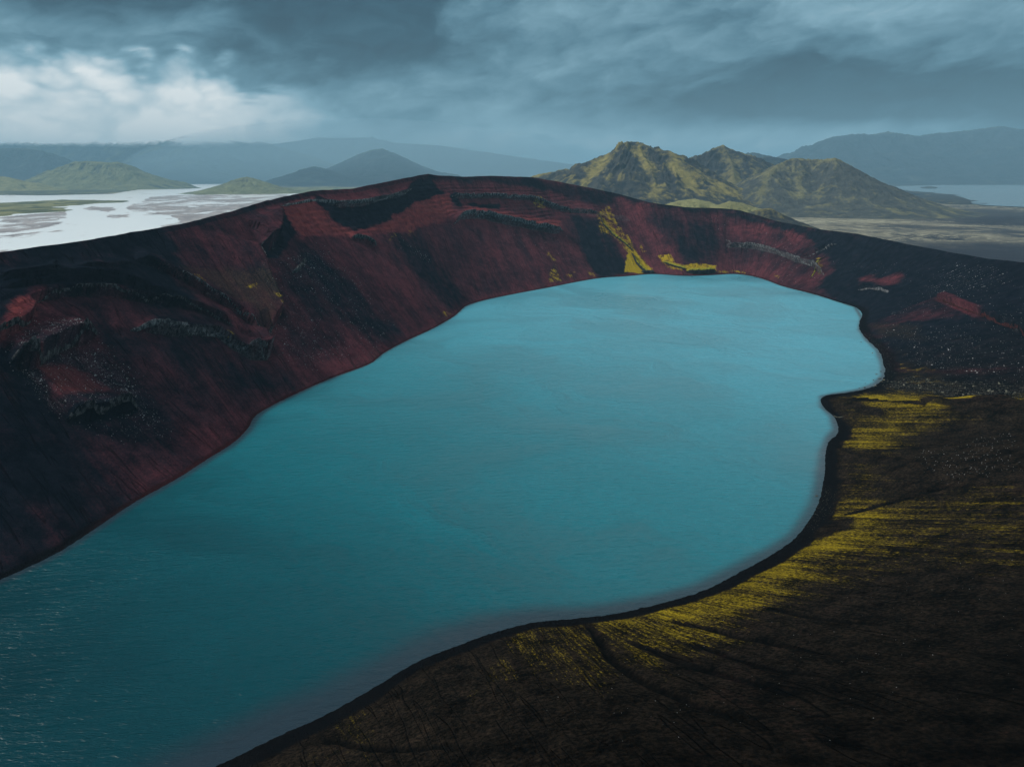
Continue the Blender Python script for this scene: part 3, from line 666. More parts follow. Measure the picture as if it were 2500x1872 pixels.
far_sheen = t.sstep(t.add(py_, t.mul(px_, 0.75), t.mul(t.sub(cloudy, 0.5), 160.0)), 160.0, 860.0)  # sky reflection toward the far end put into the body colour
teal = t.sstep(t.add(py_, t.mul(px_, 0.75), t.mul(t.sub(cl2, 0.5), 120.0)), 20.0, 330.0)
graded_tone = t.mix(teal, graded_tone, (0.001, 0.115, 0.145))
graded_tone = t.mix(far_sheen, graded_tone, (0.060, 0.29, 0.375))
graded_tone = t.scale_rgb(graded_tone, t.add(0.84, t.mul(t.sstep(cl2, 0.32, 0.68), 0.30)))
col = t.mix(t.mul(shn, t.add(0.6, t.mul(cloudy, 0.5))), graded_tone, (0.020, 0.030, 0.044))
# wind ripples: crests run roughly across the view, long and short waves
def rip(sc, ang, stretch, z, det=2):
    c_, s_ = math.cos(ang), math.sin(ang)
    a_ = t.add(t.mul(px_, c_), t.mul(py_, s_)); b_ = t.add(t.mul(px_, -s_), t.mul(py_, c_))
    return t.noise(t.xyz(t.mul(a_, sc * stretch), t.mul(b_, sc), z), 1.0, det, 0.6, 0.3)
r1 = rip(0.42, 0.12, 0.28, 0.0, 3); r2 = rip(1.1, -0.1, 0.33, 5.0, 3); r3 = rip(0.16, 0.3, 0.35, 9.0)
gust = t.sstep(cl2, 0.3, 0.7)
hgt = t.add(t.mul(r1, 1.0), t.mul(r2, 0.42), t.mul(r3, 1.0))
hgt = t.mul(hgt, t.add(0.35, t.mul(gust, 1.0)))
nrm = t.bump(hgt, 0.9, 1.0)
rgh = t.add(0.27, t.mul(gust, 0.10))
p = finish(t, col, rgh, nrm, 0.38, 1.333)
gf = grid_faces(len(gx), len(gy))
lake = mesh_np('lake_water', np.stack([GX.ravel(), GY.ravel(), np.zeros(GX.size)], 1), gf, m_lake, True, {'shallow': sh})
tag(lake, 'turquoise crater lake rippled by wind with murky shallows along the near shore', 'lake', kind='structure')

# ------------------------------------------------------------------ plain to the horizon
def polar_sheet(name, z, radii, a0, a1, na, mat, zf=None, attrs=None):
    an = np.radians(np.linspace(a0, a1, na)); AA, RR = np.meshgrid(an, radii, indexing='ij')
    x = np.sin(AA) * RR; y = np.cos(AA) * RR
    zz_ = np.full_like(x, z) if zf is None else zf(x, y)
    at = {k: f(x, y).ravel() for k, f in (attrs or {}).items()}
    return mesh_np(name, np.stack([x.ravel(), y.ravel(), zz_.ravel()], 1), grid_faces(na, len(radii))[:, ::-1], mat, True, at)
m_plain, t = new_mat('lava_plain')
pos = t.node('ShaderNodeTexCoord').outputs['Object']; px_, py_, _ = t.sep(pos)
n1 = t.noise(pos, 0.0012, 6, 0.62); n2 = t.noise(pos, 0.009, 6, 0.7); n3 = t.noise(t.xyz(t.mul(px_, 0.0010), t.mul(py_, 0.0010), 4.0), 1.0, 5, 0.6)
n4 = t.noise(pos, 0.04, 5, 0.7)
col = t.mix(t.sstep(t.add(n1, t.mul(t.sub(n2, 0.5), 0.8)), 0.42, 0.60), (0.040, 0.044, 0.052), (0.19, 0.175, 0.13))
col = t.mix(t.sstep(t.add(n3, t.mul(t.sub(n2, 0.5), 0.35)), 0.50, 0.62), col, (0.022, 0.025, 0.036))
pale = t.sstep(t.add(n1, t.mul(t.sub(n4, 0.5), 0.9)), 0.56, 0.72)
col = t.mix(pale, col, (0.30, 0.28, 0.20))
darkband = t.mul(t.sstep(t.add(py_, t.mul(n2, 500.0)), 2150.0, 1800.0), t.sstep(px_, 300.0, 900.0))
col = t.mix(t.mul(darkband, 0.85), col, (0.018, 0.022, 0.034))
col = t.scale_rgb(col, t.add(0.55, t.mul(n4, 0.9)))
finish(t, col, 0.95, t.bump(t.add(n2, t.mul(n4, 0.3)), 12.0, 0.7), 0.1)
radii = np.concatenate([[0.1, 60, 150, 300], np.geomspace(450, 60000, 260)])
def plain_z(x, y):
    r = np.hypot(x, y)
    return PLAIN + 2.0 * fbm(x * 0.004, y * 0.004, 0, 3) * smooth(1300, 2500, r) * smooth(14000, 8000, r)
ground = polar_sheet('ground', PLAIN, radii, -180, 180, 720, m_plain, lambda x, y: np.where(x > 0, plain_z(x, y), PLAIN - 1.0))
tag(ground, 'flat lava plain of dark sand and pale grass patches behind the crater', 'plain', kind='structure')

# braided river on the left
RZ = PLAIN + 0.8
m_riv, t = new_mat('braided_river')
pos = t.node('ShaderNodeTexCoord').outputs['Object']; px_, py_, _ = t.sep(pos)
bar = t.attr('bar')[2]
b1 = t.noise(t.xyz(t.mul(px_, 0.0042), t.mul(py_, 0.0022), 0.0), 1.0, 6, 0.6, 0.6); b2 = t.noise(t.xyz(t.mul(px_, 0.02), t.mul(py_, 0.008), 2.0), 1.0, 5, 0.6)
bb = t.add(bar, t.mul(t.sub(b1, 0.5), 2.1), t.mul(t.sub(b2, 0.5), 0.8))
b3 = t.noise(t.xyz(t.mul(px_, 0.045), t.mul(py_, 0.014), 5.0), 1.0, 4, 0.6)
bb = t.add(bb, t.mul(t.sub(b3, 0.5), 0.7))
isbar = t.sstep(bb, 0.40, 0.46)
sand = t.mix(t.sstep(b2, 0.35, 0.65), (0.20, 0.185, 0.19), (0.36, 0.33, 0.33))
wcol = (0.93, 0.94, 0.94)
pr = t.node('ShaderNodeBsdfPrincipled'); t.put(pr.inputs['Base Color'], wcol); pr.inputs['Roughness'].default_value = 0.22; pr.inputs['IOR'].default_value = 1.333
t.put(pr.inputs['Normal'], t.bump(t.noise(pos, 0.25, 3, 0.6), 0.4, 0.6))
ps = t.node('ShaderNodeBsdfPrincipled'); t.put(ps.inputs['Base Color'], sand); ps.inputs['Roughness'].default_value = 0.9; ps.inputs['Specular IOR Level'].default_value = 0.2
ms = t.node('ShaderNodeMixShader'); t.put(ms.inputs[0], isbar); t.l.new(pr.outputs[0], ms.inputs[1]); t.l.new(ps.outputs[0], ms.inputs[2])
o = t.node('ShaderNodeOutputMaterial'); t.l.new(ms.outputs[0], o.inputs[0])
riv_poly = np.concatenate([ZL((-900, 488), (0, 487), (300, 490), (760, 480), (900, 455), (1050, 430), (1300, 405), (1560, 388), (1620, 378), (1810, 374), (1800, 382), (1700, 386), (1560, 398), (1480, 430), (1470, 462), (1700, 474), (2212, 478)), ZL((2400, 700), (1700, 1000), (0, 1200), (-900, 1300))])
riv_w = on_z(riv_poly, RZ)[:, :2]
def in_riv(x, y): return inside(x, y, riv_w)
def bars(x, y):
    b = np.full(x.shape, 0.10)
    x, y = x + 55 * fbm(x * .004, y * .002, 1, 5, .6), y + 130 * fbm(x * .004 + 9, y * .002, 1, 5, .6)
    for pts, v in ((ZL((1020, 500), (1400, 478), (1900, 482), (2100, 520), (1600, 640), (1250, 700), (1180, 640), (960, 600), (830, 580)), .50), (ZL((0, 640), (420, 600), (430, 640), (380, 700), (100, 740), (-100, 740)), .50), (ZL((-200, 780), (450, 720), (900, 700), (800, 780), (200, 850)), .26), (ZL((600, 565), (780, 570), (740, 605), (600, 590)), .55), (ZL((740, 620), (900, 600), (900, 640), (770, 650)), .5), (ZL((1560, 560), (1900, 500), (1900, 560), (1240, 760), (1100, 700)), .62), (ZL((-200, 495), (500, 500), (500, 535), (-200, 540)), -.5)):
        wp = on_z(pts, RZ)[:, :2]
        b = np.where(inside(x, y, wp), v, b)
    return b
# cut the sheet to the outline
an = np.radians(np.linspace(-52, -3, 900)); rad = np.geomspace(650, 22000, 520)
AA, RR = np.meshgrid(an, rad, indexing='ij'); rxx = np.sin(AA) * RR; ryy = np.cos(AA) * RR
wv = 60 * fbm(rxx * 0.003, ryy * 0.003, 0, 4)
keep = in_riv(rxx + wv * .4, ryy + wv)
fc = grid_faces(len(an), len(rad))[:, ::-1]; fc = fc[keep.ravel()[fc].all(1)]
used = np.unique(fc); remap = -np.ones(rxx.size, int); remap[used] = np.arange(len(used))
rv = np.stack([rxx.ravel(), ryy.ravel(), np.full(rxx.size, RZ)], 1)[used]
river = mesh_np('river_water', rv, remap[fc], m_riv, True, {'bar': bars(rxx, ryy).ravel()[used]})
tag(river, 'bright braided river spreading over grey sandbars on the left plain', 'river', kind='structure')

def outline_sheet(name, pts, z, mat, thick=0.0, wob=0.0, n=160):
    w_ = on_z(pts, z)[:, :2]
    # resample and roughen
    P_ = np.concatenate([w_, w_[:1]]); L_ = np.concatenate([[0], np.cumsum(np.hypot(*np.diff(P_, axis=0).T))])
    q_ = np.linspace(0, L_[-1], n, endpoint=False); xy = np.stack([np.interp(q_, L_, P_[:, 0]), np.interp(q_, L_, P_[:, 1])], 1)
    if wob: xy += wob * np.stack([fbm(xy[:, 0] * .004, xy[:, 1] * .004, 0, 4), fbm(xy[:, 0] * .004, xy[:, 1] * .004, 9, 4)], 1)
    bm = bmesh.new(); vs = [bm.verts.new((x, y, z)) for x, y in xy]; bm.faces.new(vs)
    bmesh.ops.triangulate(bm, faces=bm.faces[:])
    me = bpy.data.meshes.new(name); bm.to_mesh(me); bm.free(); me.materials.append(mat)
    o = bpy.data.objects.new(name, me); C.objects.link(o); return o
m_flake, t = new_mat('far_lake_water')
pos = t.node('ShaderNodeTexCoord').outputs['Object']
nn = t.noise(pos, 0.02, 4, 0.6)
finish(t, (0.10, 0.17, 0.21), 0.25, t.bump(nn, 2.0, 0.5), 0.5, 1.333)
far_lake = outline_sheet('lake_water', Z2((1640, 806), (1700, 797), (1930, 798), (2212, 790), (2800, 786), (2800, 915), (2212, 895), (2000, 885), (1960, 857), (1930, 852), (1800, 838), (1690, 824)), PLAIN + 3.5, m_flake, wob=30)
tag(far_lake, 'pale blue lake far off at the right below the misty range', 'lake', kind='structure')

# ------------------------------------------------------------------ mountains and hills
def hill_mat(name, lowc, highc, mossc, moss_amt, scale, fade=None):
    m, t = new_mat(name)
    pos = t.node('ShaderNodeTexCoord').outputs['Object']; x_, y_, z_ = t.sep(pos)
    n1 = t.noise(pos, scale, 6, 0.62, 0.4); n2 = t.noise(pos, scale * 6, 6, 0.7)
    n3 = t.noise(t.xyz(x_, y_, t.mul(z_, 0.25)), scale * 3, 5, 0.6, 0.8)
    col = t.mix(t.sstep(n2, 0.35, 0.65), lowc, highc)
    gz = t.sep(t.node('ShaderNodeNewGeometry').outputs['Normal'])
    ridge = t.attr('crestness')[2]
    mf = t.sstep(t.add(moss_amt, t.mul(t.sub(n1, 0.5), 0.7), t.mul(t.sub(n3, 0.5), 0.6), t.mul(t.sub(n2, 0.5), 0.5), t.mul(ridge, 1.3)), 0.40, 0.66)
    col = t.mix(mf, col, t.mix(t.sstep(n2, 0.3, 0.7), tuple(c * .6 for c in mossc), mossc))
    b = t.bump(t.add(n2, t.mul(n3, 0.8)), 0.35 / scale * 0.16, 1.0)
    p = t.node('ShaderNodeBsdfPrincipled'); t.put(p.inputs['Base Color'], col); p.inputs['Roughness'].default_value = 0.95; p.inputs['Specular IOR Level'].default_value = 0.1
    t.put(p.inputs['Normal'], b)
    o = t.node('ShaderNodeOutputMaterial')
    if fade:
        z0, z1 = fade
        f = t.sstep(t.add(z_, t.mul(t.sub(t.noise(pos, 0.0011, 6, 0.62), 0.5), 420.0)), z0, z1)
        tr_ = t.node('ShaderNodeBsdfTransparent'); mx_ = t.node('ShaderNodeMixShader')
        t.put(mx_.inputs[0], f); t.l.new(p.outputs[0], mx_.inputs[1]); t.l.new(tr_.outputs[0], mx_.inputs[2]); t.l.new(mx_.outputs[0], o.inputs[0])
    else: t.l.new(p.outputs[0], o.inputs[0])
    return m
def hill(name, ridges, slope, mat, res=(260, 140), rough=0.10, foot=1.6, seed=0, zbase=PLAIN - 4, front=None, gul=1.0):
    """ridges: list of (pts px, distance or list of distances [, slope]); land falls away from every crest"""
    segs = []
    for rg in ridges:
        pts = rg[0]; dd = rg[1]; sl = rg[2] if len(rg) > 2 else slope
        Ys = np.broadcast_to(np.asarray(dd, float), (len(pts),)) if np.ndim(dd) == 0 else np.asarray(dd, float)
        w_ = at_y(pts, Ys)
        segs.append((w_, sl))
    allp = np.concatenate([a for a, _ in segs]); hmax = allp[:, 2].max() - zbase
    ext = hmax / slope * foot
    x0, x1 = allp[:, 0].min() - ext, allp[:, 0].max() + ext; y0, y1 = allp[:, 1].min() - ext, allp[:, 1].max() + ext * .6
    gx = np.linspace(x0, x1, res[0]); gy = np.linspace(y0, y1, res[1]); X, Y = np.meshgrid(gx, gy, indexing='ij')
    sc = 1.0 / hmax
    wx = fbm(X * sc * 1.3 + seed, Y * sc * 1.3, seed * 1.7, 4) * hmax * 0.22 * gul; wy = fbm(X * sc * 1.3 + seed + 40, Y * sc * 1.3, seed * 1.7, 4) * hmax * 0.22 * gul
    Z = np.full(X.shape, -1e9); near = np.full(X.shape, 1e9); GS = np.zeros(X.shape); GD = np.zeros(X.shape); acc = 0.0
    for w_, sl in segs:
        for a, b in zip(w_[:-1], w_[1:]):
            ex, ey = b[0] - a[0], b[1] - a[1]; l2 = ex * ex + ey * ey + 1e-9
            # unwarped distance keeps the crest where it is
            def dz_(XX, YY):
                q_ = np.clip(((XX - a[0]) * ex + (YY - a[1]) * ey) / l2, 0, 1)
                return q_, np.hypot(XX - a[0] - q_ * ex, YY - a[1] - q_ * ey)
            q_, d0 = dz_(X, Y); k = smooth(0, hmax * .5, d0); _, d1 = dz_(X + wx * k, Y + wy * k)
            hc = a[2] + q_ * (b[2] - a[2]); hh = hc - zbase
            fall = hh * (1 - np.maximum(0, 1 - (d1 * sl) / np.maximum(hh, 1) / 1.7) ** 1.7)
            z = hc - fall
            ang = np.arctan2(Y - a[1] - q_ * ey, X - a[0] - q_ * ex)
            m_ = z > Z; GS = np.where(m_, acc + q_ * math.sqrt(l2) + ang * hmax * .9, GS); GD = np.where(m_, d0, GD); acc += math.sqrt(l2)
            near = np.minimum(near, d0); Z = np.maximum(Z, z)
    rel = smooth(0, hmax * .25, near)
    rg_ = .6 * fbm(GS * sc * 4.5 + wx * sc, GD * sc * .9, 2.0 + seed, 5, .55, True) + .4 * fbm(X * sc * 3 + seed, Y * sc * 3, 2.0 + seed, 5, .55, True)
    Z = Z + rel * (rg_ - .3) * rough * hmax * np.clip((Z - zbase) / hmax, 0, 1) * 1.5 + 0.02 * hmax * fbm(X * sc * 9, Y * sc * 9, seed, 4) * np.clip((Z - zbase) / hmax * 3, 0, 1)
    Z = Z + (1 - rel) * 0.018 * hmax * fbm(X * sc * 14, Y * sc * 14, seed + 3, 4)
    edge = np.minimum(np.minimum(X - x0, x1 - X), np.minimum(Y - y0, y1 - Y)) / ext
    Z = zbase + (Z - zbase) * smooth(0, .35, edge)
    cr = np.clip(1 - near / (hmax * .22), 0, 1) * .4 + rel * (rg_ - .2) * 0.5
    return mesh_np(name, np.stack([X.ravel(), Y.ravel(), Z.ravel()], 1), grid_faces(*res), mat, True, {'crestness': cr.ravel()})
m_yel = hill_mat('mossy_tuff', (0.016, 0.020, 0.027), (0.055, 0.056, 0.052), (0.25, 0.21, 0.07), 0.12, 0.0042)
m_dim = hill_mat('dim_tuff', (0.018, 0.022, 0.030), (0.045, 0.048, 0.048), (0.17, 0.15, 0.065), 0.13, 0.0042)
m_cone = hill_mat('smooth_cone_ash', (0.040, 0.046, 0.050), (0.075, 0.080, 0.072), (0.18, 0.17, 0.09), 0.17, 0.0030)
m_grn = hill_mat('green_hill', (0.055, 0.068, 0.062), (0.10, 0.11, 0.085), (0.20, 0.21, 0.11), 0.4, 0.0012)
m_far = hill_mat('far_range_rock', (0.012, 0.018, 0.028), (0.030, 0.038, 0.050), (0.06, 0.07, 0.06), 0.10, 0.0006)  # slight distance-haze blue put into the rock colour
m_fad = hill_mat('cloud_capped_rock', (0.010, 0.016, 0.027), (0.026, 0.034, 0.046), (0.07, 0.08, 0.05), 0.15, 0.0006, fade=(690.0, 860.0))  # rock colour carries a little painted haze blue too
m_low = hill_mat('grassy_bank', (0.060, 0.075, 0.045), (0.11, 0.12, 0.06), (0.27, 0.26, 0.12), 0.50, 0.003)
M_ = 'structure'
o = hill('mountain', [(Z2((95, 757), (160, 745), (230, 728), (300, 745), (345, 725), (380, 700), (410, 665), (470, 640), (495, 618), (515, 611), (545, 613), (575, 622), (620, 645), (665, 648), (690, 655), (730, 690), (800, 730), (860, 775), (960, 840), (1060, 885)), [3900, 3850, 3800, 3750, 3700, 3650, 3600, 3560, 3540, 3520, 3500, 3490, 3460, 3430, 3400, 3360, 3300, 3220, 3100, 3020]),
    (Z2((545, 613), (560, 660), (600, 720), (620, 790), (600, 850)), [3500, 3400, 3250, 3120, 3040], .9), (Z2((410, 665), (380, 740), (300, 800)), [3600, 3400, 3200], .8), (Z2((690, 655), (720, 740), (780, 830)), [3430, 3250, 3100], .9)], 0.62, m_yel, (520, 340), 0.21, seed=1)
tag(o, 'yellow green mountain with a blunt rocky summit, the tallest and leftmost of the peaks behind the rim', 'mountain', 'moss covered peaks behind the crater rim', M_)
o = hill('mountain', [(Z2((740, 692), (790, 680), (830, 670), (870, 648), (895, 632), (910, 626), (925, 634), (960, 650), (1000, 660), (1022, 672), (1035, 690), (1090, 715), (1150, 730), (1220, 770)), 4150), (Z2((910, 626), (950, 700), (960, 780)), [4150, 3950, 3700], .8)], 0.62, m_dim, (340, 240), 0.18, seed=5)
tag(o, 'dark sharp topped mountain standing between the blunt yellow peak and the smooth cone', 'mountain', 'moss covered peaks behind the crater rim', M_)
o = hill('mountain', [(Z2((1070, 880), (1110, 745), (1140, 715), (1180, 695), (1220, 680), (1270, 686), (1330, 690), (1370, 683), (1395, 682), (1420, 692), (1450, 712), (1500, 742), (1560, 775), (1620, 806), (1680, 836), (1760, 868), (1850, 900)), [3100, 3250, 3330, 3380, 3400, 3400, 3380, 3350, 3330, 3320, 3310, 3300, 3280, 3260, 3240, 3220, 3200])], 0.60, m_cone, (420, 260), 0.08, seed=9, gul=.3)
tag(o, 'smooth brown green cone with a flat top, rightmost of the peaks behind the rim', 'mountain', 'moss covered peaks behind the crater rim', M_)
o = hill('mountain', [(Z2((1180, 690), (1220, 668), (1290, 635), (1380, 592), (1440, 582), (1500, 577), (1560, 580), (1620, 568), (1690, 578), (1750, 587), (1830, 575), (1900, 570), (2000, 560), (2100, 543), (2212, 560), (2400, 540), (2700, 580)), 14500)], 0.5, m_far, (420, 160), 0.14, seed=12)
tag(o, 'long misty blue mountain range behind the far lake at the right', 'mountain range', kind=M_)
o = hill('hill', [(Z2((1030, 690), (1070, 680), (1110, 674), (1150, 680), (1200, 690)), 6400)], 0.4, m_far, (120, 80), seed=15)
tag(o, 'small green grey hill seen in the gap between the sharp peak and the cone', 'hill', kind=M_)
o = hill('hill', [(Z2((1005, 672), (1045, 657), (1085, 668)), 9500)], 0.4, m_far, (120, 80), seed=16)
tag(o, 'faint blue hilltop behind the small green grey hill in the gap', 'hill', kind=M_)
# left of the rim
o = hill('hill', [(ZL((180, 385), (260, 350), (330, 318), (345, 330), (430, 290), (500, 262), (600, 258), (680, 262), (740, 268), (790, 262), (840, 275), (880, 300), (950, 345), (1040, 352), (1150, 385), (1250, 400)), [8600] * 8 + [8600, 8650, 8700, 8700, 8700, 8800, 8900, 9000])], 0.55, m_grn, (360, 180), 0.12, seed=21)
tag(o, 'broad humped green hill beside the river at the left', 'hill', kind=M_)
o = hill('hill', [(ZL((-300, 390), (-120, 350), (0, 360), (60, 368), (130, 395), (260, 405), (350, 430)), 7600)], 0.4, m_low, (240, 140), 0.1, seed=22)
tag(o, 'low yellow green ridge at the left edge in front of the humped hill', 'hill', kind=M_)
o = hill('hill', [(ZL((1500, 440), (1560, 405), (1620, 372), (1670, 364), (1710, 375), (1770, 405), (1840, 430), (1960, 445)), 6600)], 0.4, m_grn, (200, 120), 0.1, seed=23)
tag(o, 'small grassy knoll at the river bend just left of the crater rim', 'hill', kind=M_)
o = hill('hill', [(ZL((1850, 390), (1980, 350), (2050, 310), (2120, 293), (2200, 310), (2290, 345), (2420, 380)), 11500)], 0.4, m_far, (200, 120), 0.08, seed=24)
tag(o, 'rounded hazy hill between the grassy knoll and the tall cone', 'hill', kind=M_)
o = hill('mountain', [(D((690, 378), (735, 352), (775, 333), (805, 323), (825, 321), (850, 330), (885, 348), (930, 368), (990, 378)), 12500)], 0.5, m_far, (260, 140), 0.05, seed=25, gul=.4)
tag(o, 'hazy blue cone shaped mountain rising beyond the left part of the rim', 'mountain', kind=M_)
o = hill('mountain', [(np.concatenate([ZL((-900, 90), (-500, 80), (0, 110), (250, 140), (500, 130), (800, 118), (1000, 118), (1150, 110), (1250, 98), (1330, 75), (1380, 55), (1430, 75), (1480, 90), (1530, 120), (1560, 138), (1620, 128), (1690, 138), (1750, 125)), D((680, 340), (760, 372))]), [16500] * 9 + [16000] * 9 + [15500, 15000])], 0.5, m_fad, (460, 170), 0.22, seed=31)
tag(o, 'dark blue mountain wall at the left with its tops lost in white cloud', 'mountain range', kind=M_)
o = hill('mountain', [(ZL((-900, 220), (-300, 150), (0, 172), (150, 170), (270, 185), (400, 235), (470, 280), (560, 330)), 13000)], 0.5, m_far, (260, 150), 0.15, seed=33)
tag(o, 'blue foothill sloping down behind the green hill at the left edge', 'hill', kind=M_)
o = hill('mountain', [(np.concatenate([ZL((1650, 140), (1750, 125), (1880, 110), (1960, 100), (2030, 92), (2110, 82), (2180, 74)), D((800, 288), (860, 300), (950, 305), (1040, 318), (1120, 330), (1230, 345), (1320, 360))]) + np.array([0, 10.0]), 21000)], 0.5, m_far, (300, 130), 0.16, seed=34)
tag(o, 'very faint pale blue range far beyond the hazy cone', 'mountain range', kind=M_)
# low mounds between the rim and the peaks
for pts, dd, mt, lb, sd in ((Z2((640, 888), (720, 866), (790, 858), (850, 870), (900, 890)), 2250, m_low, 'pale flat mound below the tallest peak just over the rim', 41), (Z2((900, 882), (940, 868), (985, 874), (1040, 890)), 2050, m_low, 'small straw yellow mound peeping over the rim right of the pale mound', 42), (Z2((1060, 905), (1110, 897), (1160, 925), (1230, 965)), 1850, m_dim, 'dark olive knoll sloping right directly behind the rim', 43)):
    tag(hill('hill', [(pts, dd)], 0.5, mt, (140, 90), 0.06, seed=sd), lb, 'hill', kind=M_)
def low_island(name, pts, h, mat, seed=0, lift=0.4):
    wp = on_z(pts, RZ)[:, :2]; lo_, hi_ = wp.min(0), wp.max(0)
    n1, n2 = 220, 90
    X, Y = np.meshgrid(np.linspace(lo_[0], hi_[0], n1), np.linspace(lo_[1], hi_[1], n2), indexing='ij')
    d, _, _ = seg_dist(X, Y, wp, True); ins = inside(X, Y, wp)
    wd = 0.16 * (hi_[1] - lo_[1])
    d = np.where(ins, d, -d) + wd * .3 * fbm(X * 0.006 + seed, Y * 0.006, 0, 4)
    Z = RZ - 3 + (3 + lift) * smooth(-wd * .1, wd * .06, d) + h * smooth(0, wd * 1.5, d) * (1 + .5 * fbm(X * 0.004, Y * 0.004, seed, 4))
    return mesh_np(name, np.stack([X.ravel(), Y.ravel(), Z.ravel()], 1), grid_faces(n1, n2), mat, True, {'crestness': (fbm(X * 0.01, Y * 0.003, 3, 4)).ravel()})
tag(low_island('island', ZL((-300, 545), (0, 540), (200, 530), (420, 518), (640, 522), (860, 525), (860, 538), (700, 545), (540, 555), (420, 568), (510, 590), (420, 600), (150, 615), (0, 630), (-300, 640)), 9, m_low, 3), 'flat yellow green island in the braided river', 'island', kind=M_)
tag(low_island('river_bank', ZL((-300, 440), (100, 440), (400, 452), (600, 440), (900, 432), (1000, 448), (760, 470), (500, 486), (0, 486), (-300, 487)), 6, m_grn, 6), 'grassy river bank below the humped green hill', 'bank', kind=M_)
tag(low_island('river_bank', ZL((1180, 478), (1440, 468), (1700, 440), (2250, 430), (2400, 440), (2400, 470), (2100, 474), (1750, 480), (1300, 486)), 5, m_low, 8), 'pale yellow river bank around the grassy knoll near the rim', 'bank', kind=M_)
tag(low_island('island', Z2((1765, 812), (1800, 806), (1838, 812), (1830, 817), (1780, 817)), 14, m_dim, 11, 5), 'tiny dark island in the far lake at the right', 'island', kind=M_)
tag(low_island('headland', Z2((1560, 790), (1700, 792), (1930, 797), (1720, 804), (1600, 806)), 8, m_dim, 12, 5), 'thin dark headland at the near end of the far lake', 'headland', kind=M_)
tag(low_island('headland', Z2((1600, 835), (1690, 822), (1800, 832), (1930, 845), (1990, 872), (1980, 884), (1850, 880), (1700, 860)), 16, m_dim, 13, 4), 'dark low headland between the cone and the far lake', 'headland', kind=M_)

# ------------------------------------------------------------------ haze
hb = bpy.data.meshes.new('haze'); bm = bmesh.new(); bmesh.ops.create_cube(bm, size=1.0)
bmesh.ops.scale(bm, vec=(150000, 150000, 1300), verts=bm.verts); bmesh.ops.translate(bm, vec=(0, 0, 1300 / 2 - 40), verts=bm.verts); bm.to_mesh(hb); bm.free()
haze = bpy.data.objects.new('haze', hb); C.objects.link(haze); tag(haze, 'blue grey haze over the plain and lakes', 'haze', kind='stuff')
m_h, t = new_mat('haze_air')
pv = t.node('ShaderNodeVolumePrincipled'); pv.inputs['Color'].default_value = (0.42, 0.77, 1.0, 1); pv.inputs['Density'].default_value = 0.54e-4; pv.inputs['Anisotropy'].default_value = 0.0
o = t.node('ShaderNodeOutputMaterial'); t.l.new(pv.outputs[0], o.inputs['Volume']); hb.materials.append(m_h)
#ROCKS
# ------------------------------------------------------------------ rocks: outcrops, mossy knolls, boulders, scree
m_rock, t = new_mat('basalt')
pos = t.node('ShaderNodeTexCoord').outputs['Object']; x_, y_, z_ = t.sep(pos)
n1 = t.noise(t.xyz(x_, y_, t.mul(z_, 0.35)), 0.6, 5, 0.7); n2 = t.noise(pos, 2.5, 4, 0.7)
col = t.mix(t.sstep(t.add(n1, t.mul(t.sub(n2, 0.5), 0.5)), 0.42, 0.66), (0.007, 0.009, 0.012), (0.12, 0.12, 0.125))
finish(t, col, 0.95, t.bump(t.add(n1, t.mul(n2, 0.5)), 1.2, 1.0), 0.1)
m_prock, t = new_mat('pale_tuff')
pos = t.node('ShaderNodeTexCoord').outputs['Object']; x_, y_, z_ = t.sep(pos)
n1 = t.noise(t.xyz(x_, y_, t.mul(z_, 0.35)), 0.5, 5, 0.7); n2 = t.noise(pos, 2.5, 4, 0.7)
col = t.mix(t.sstep(t.add(n1, t.mul(t.sub(n2, 0.5), 0.5)), 0.42, 0.66), (0.018, 0.020, 0.026), (0.22, 0.222, 0.23))
finish(t, col, 0.95, t.bump(t.add(n1, t.mul(n2, 0.5)), 1.2, 1.0), 0.1)
m_rrock, t = new_mat('red_rock')
pos = t.node('ShaderNodeTexCoord').outputs['Object']
n1 = t.noise(pos, 0.6, 5, 0.7)
finish(t, t.mix(t.sstep(n1, 0.4, 0.65), (0.020, 0.008, 0.009), (0.10, 0.022, 0.020)), 0.95, t.bump(n1, 1.5, 1.0), 0.1)
m_moss, t = new_mat('mossy_rock')
pos = t.node('ShaderNodeTexCoord').outputs['Object']
n1 = t.noise(pos, 0.25, 5, 0.7); n2 = t.noise(pos, 1.4, 4, 0.7)
nz = t.sep(t.node('ShaderNodeNewGeometry').outputs['Normal'])[2]
mf = t.sstep(t.add(nz, t.mul(t.sub(n1, 0.5), 1.1)), 0.35, 0.62)
col = t.mix(mf, t.mix(t.sstep(n2, .4, .6), (0.006, 0.008, 0.010), (0.035, 0.034, 0.032)), t.mix(t.sstep(n2, 0.3, 0.7), (0.13, 0.12, 0.010), (0.34, 0.33, 0.03)))
finish(t, col, 0.95, t.bump(t.add(n1, t.mul(n2, 0.5)), 1.5, 1.0), 0.1)
m_pale, t = new_mat('pale_stone')
pos = t.node('ShaderNodeTexCoord').outputs['Object']
n1 = t.noise(pos, 1.5, 4, 0.7); rnd = t.node('ShaderNodeObjectInfo').outputs['Random']
finish(t, t.scale_rgb(t.mix(n1, (0.16, 0.165, 0.175), (0.42, 0.42, 0.42)), t.add(0.35, t.mul(rnd, 0.9))), 0.9, None, 0.2)
m_dstone, t = new_mat('lichen_stone')
pos = t.node('ShaderNodeTexCoord').outputs['Object']
n1 = t.noise(pos, 1.2, 4, 0.7); rnd = t.node('ShaderNodeObjectInfo').outputs['Random']
finish(t, t.scale_rgb(t.mix(t.sstep(n1, .4, .6), (0.035, 0.038, 0.040), (0.17, 0.165, 0.12)), t.add(0.45, t.mul(rnd, 0.9))), 0.9, None, 0.2)

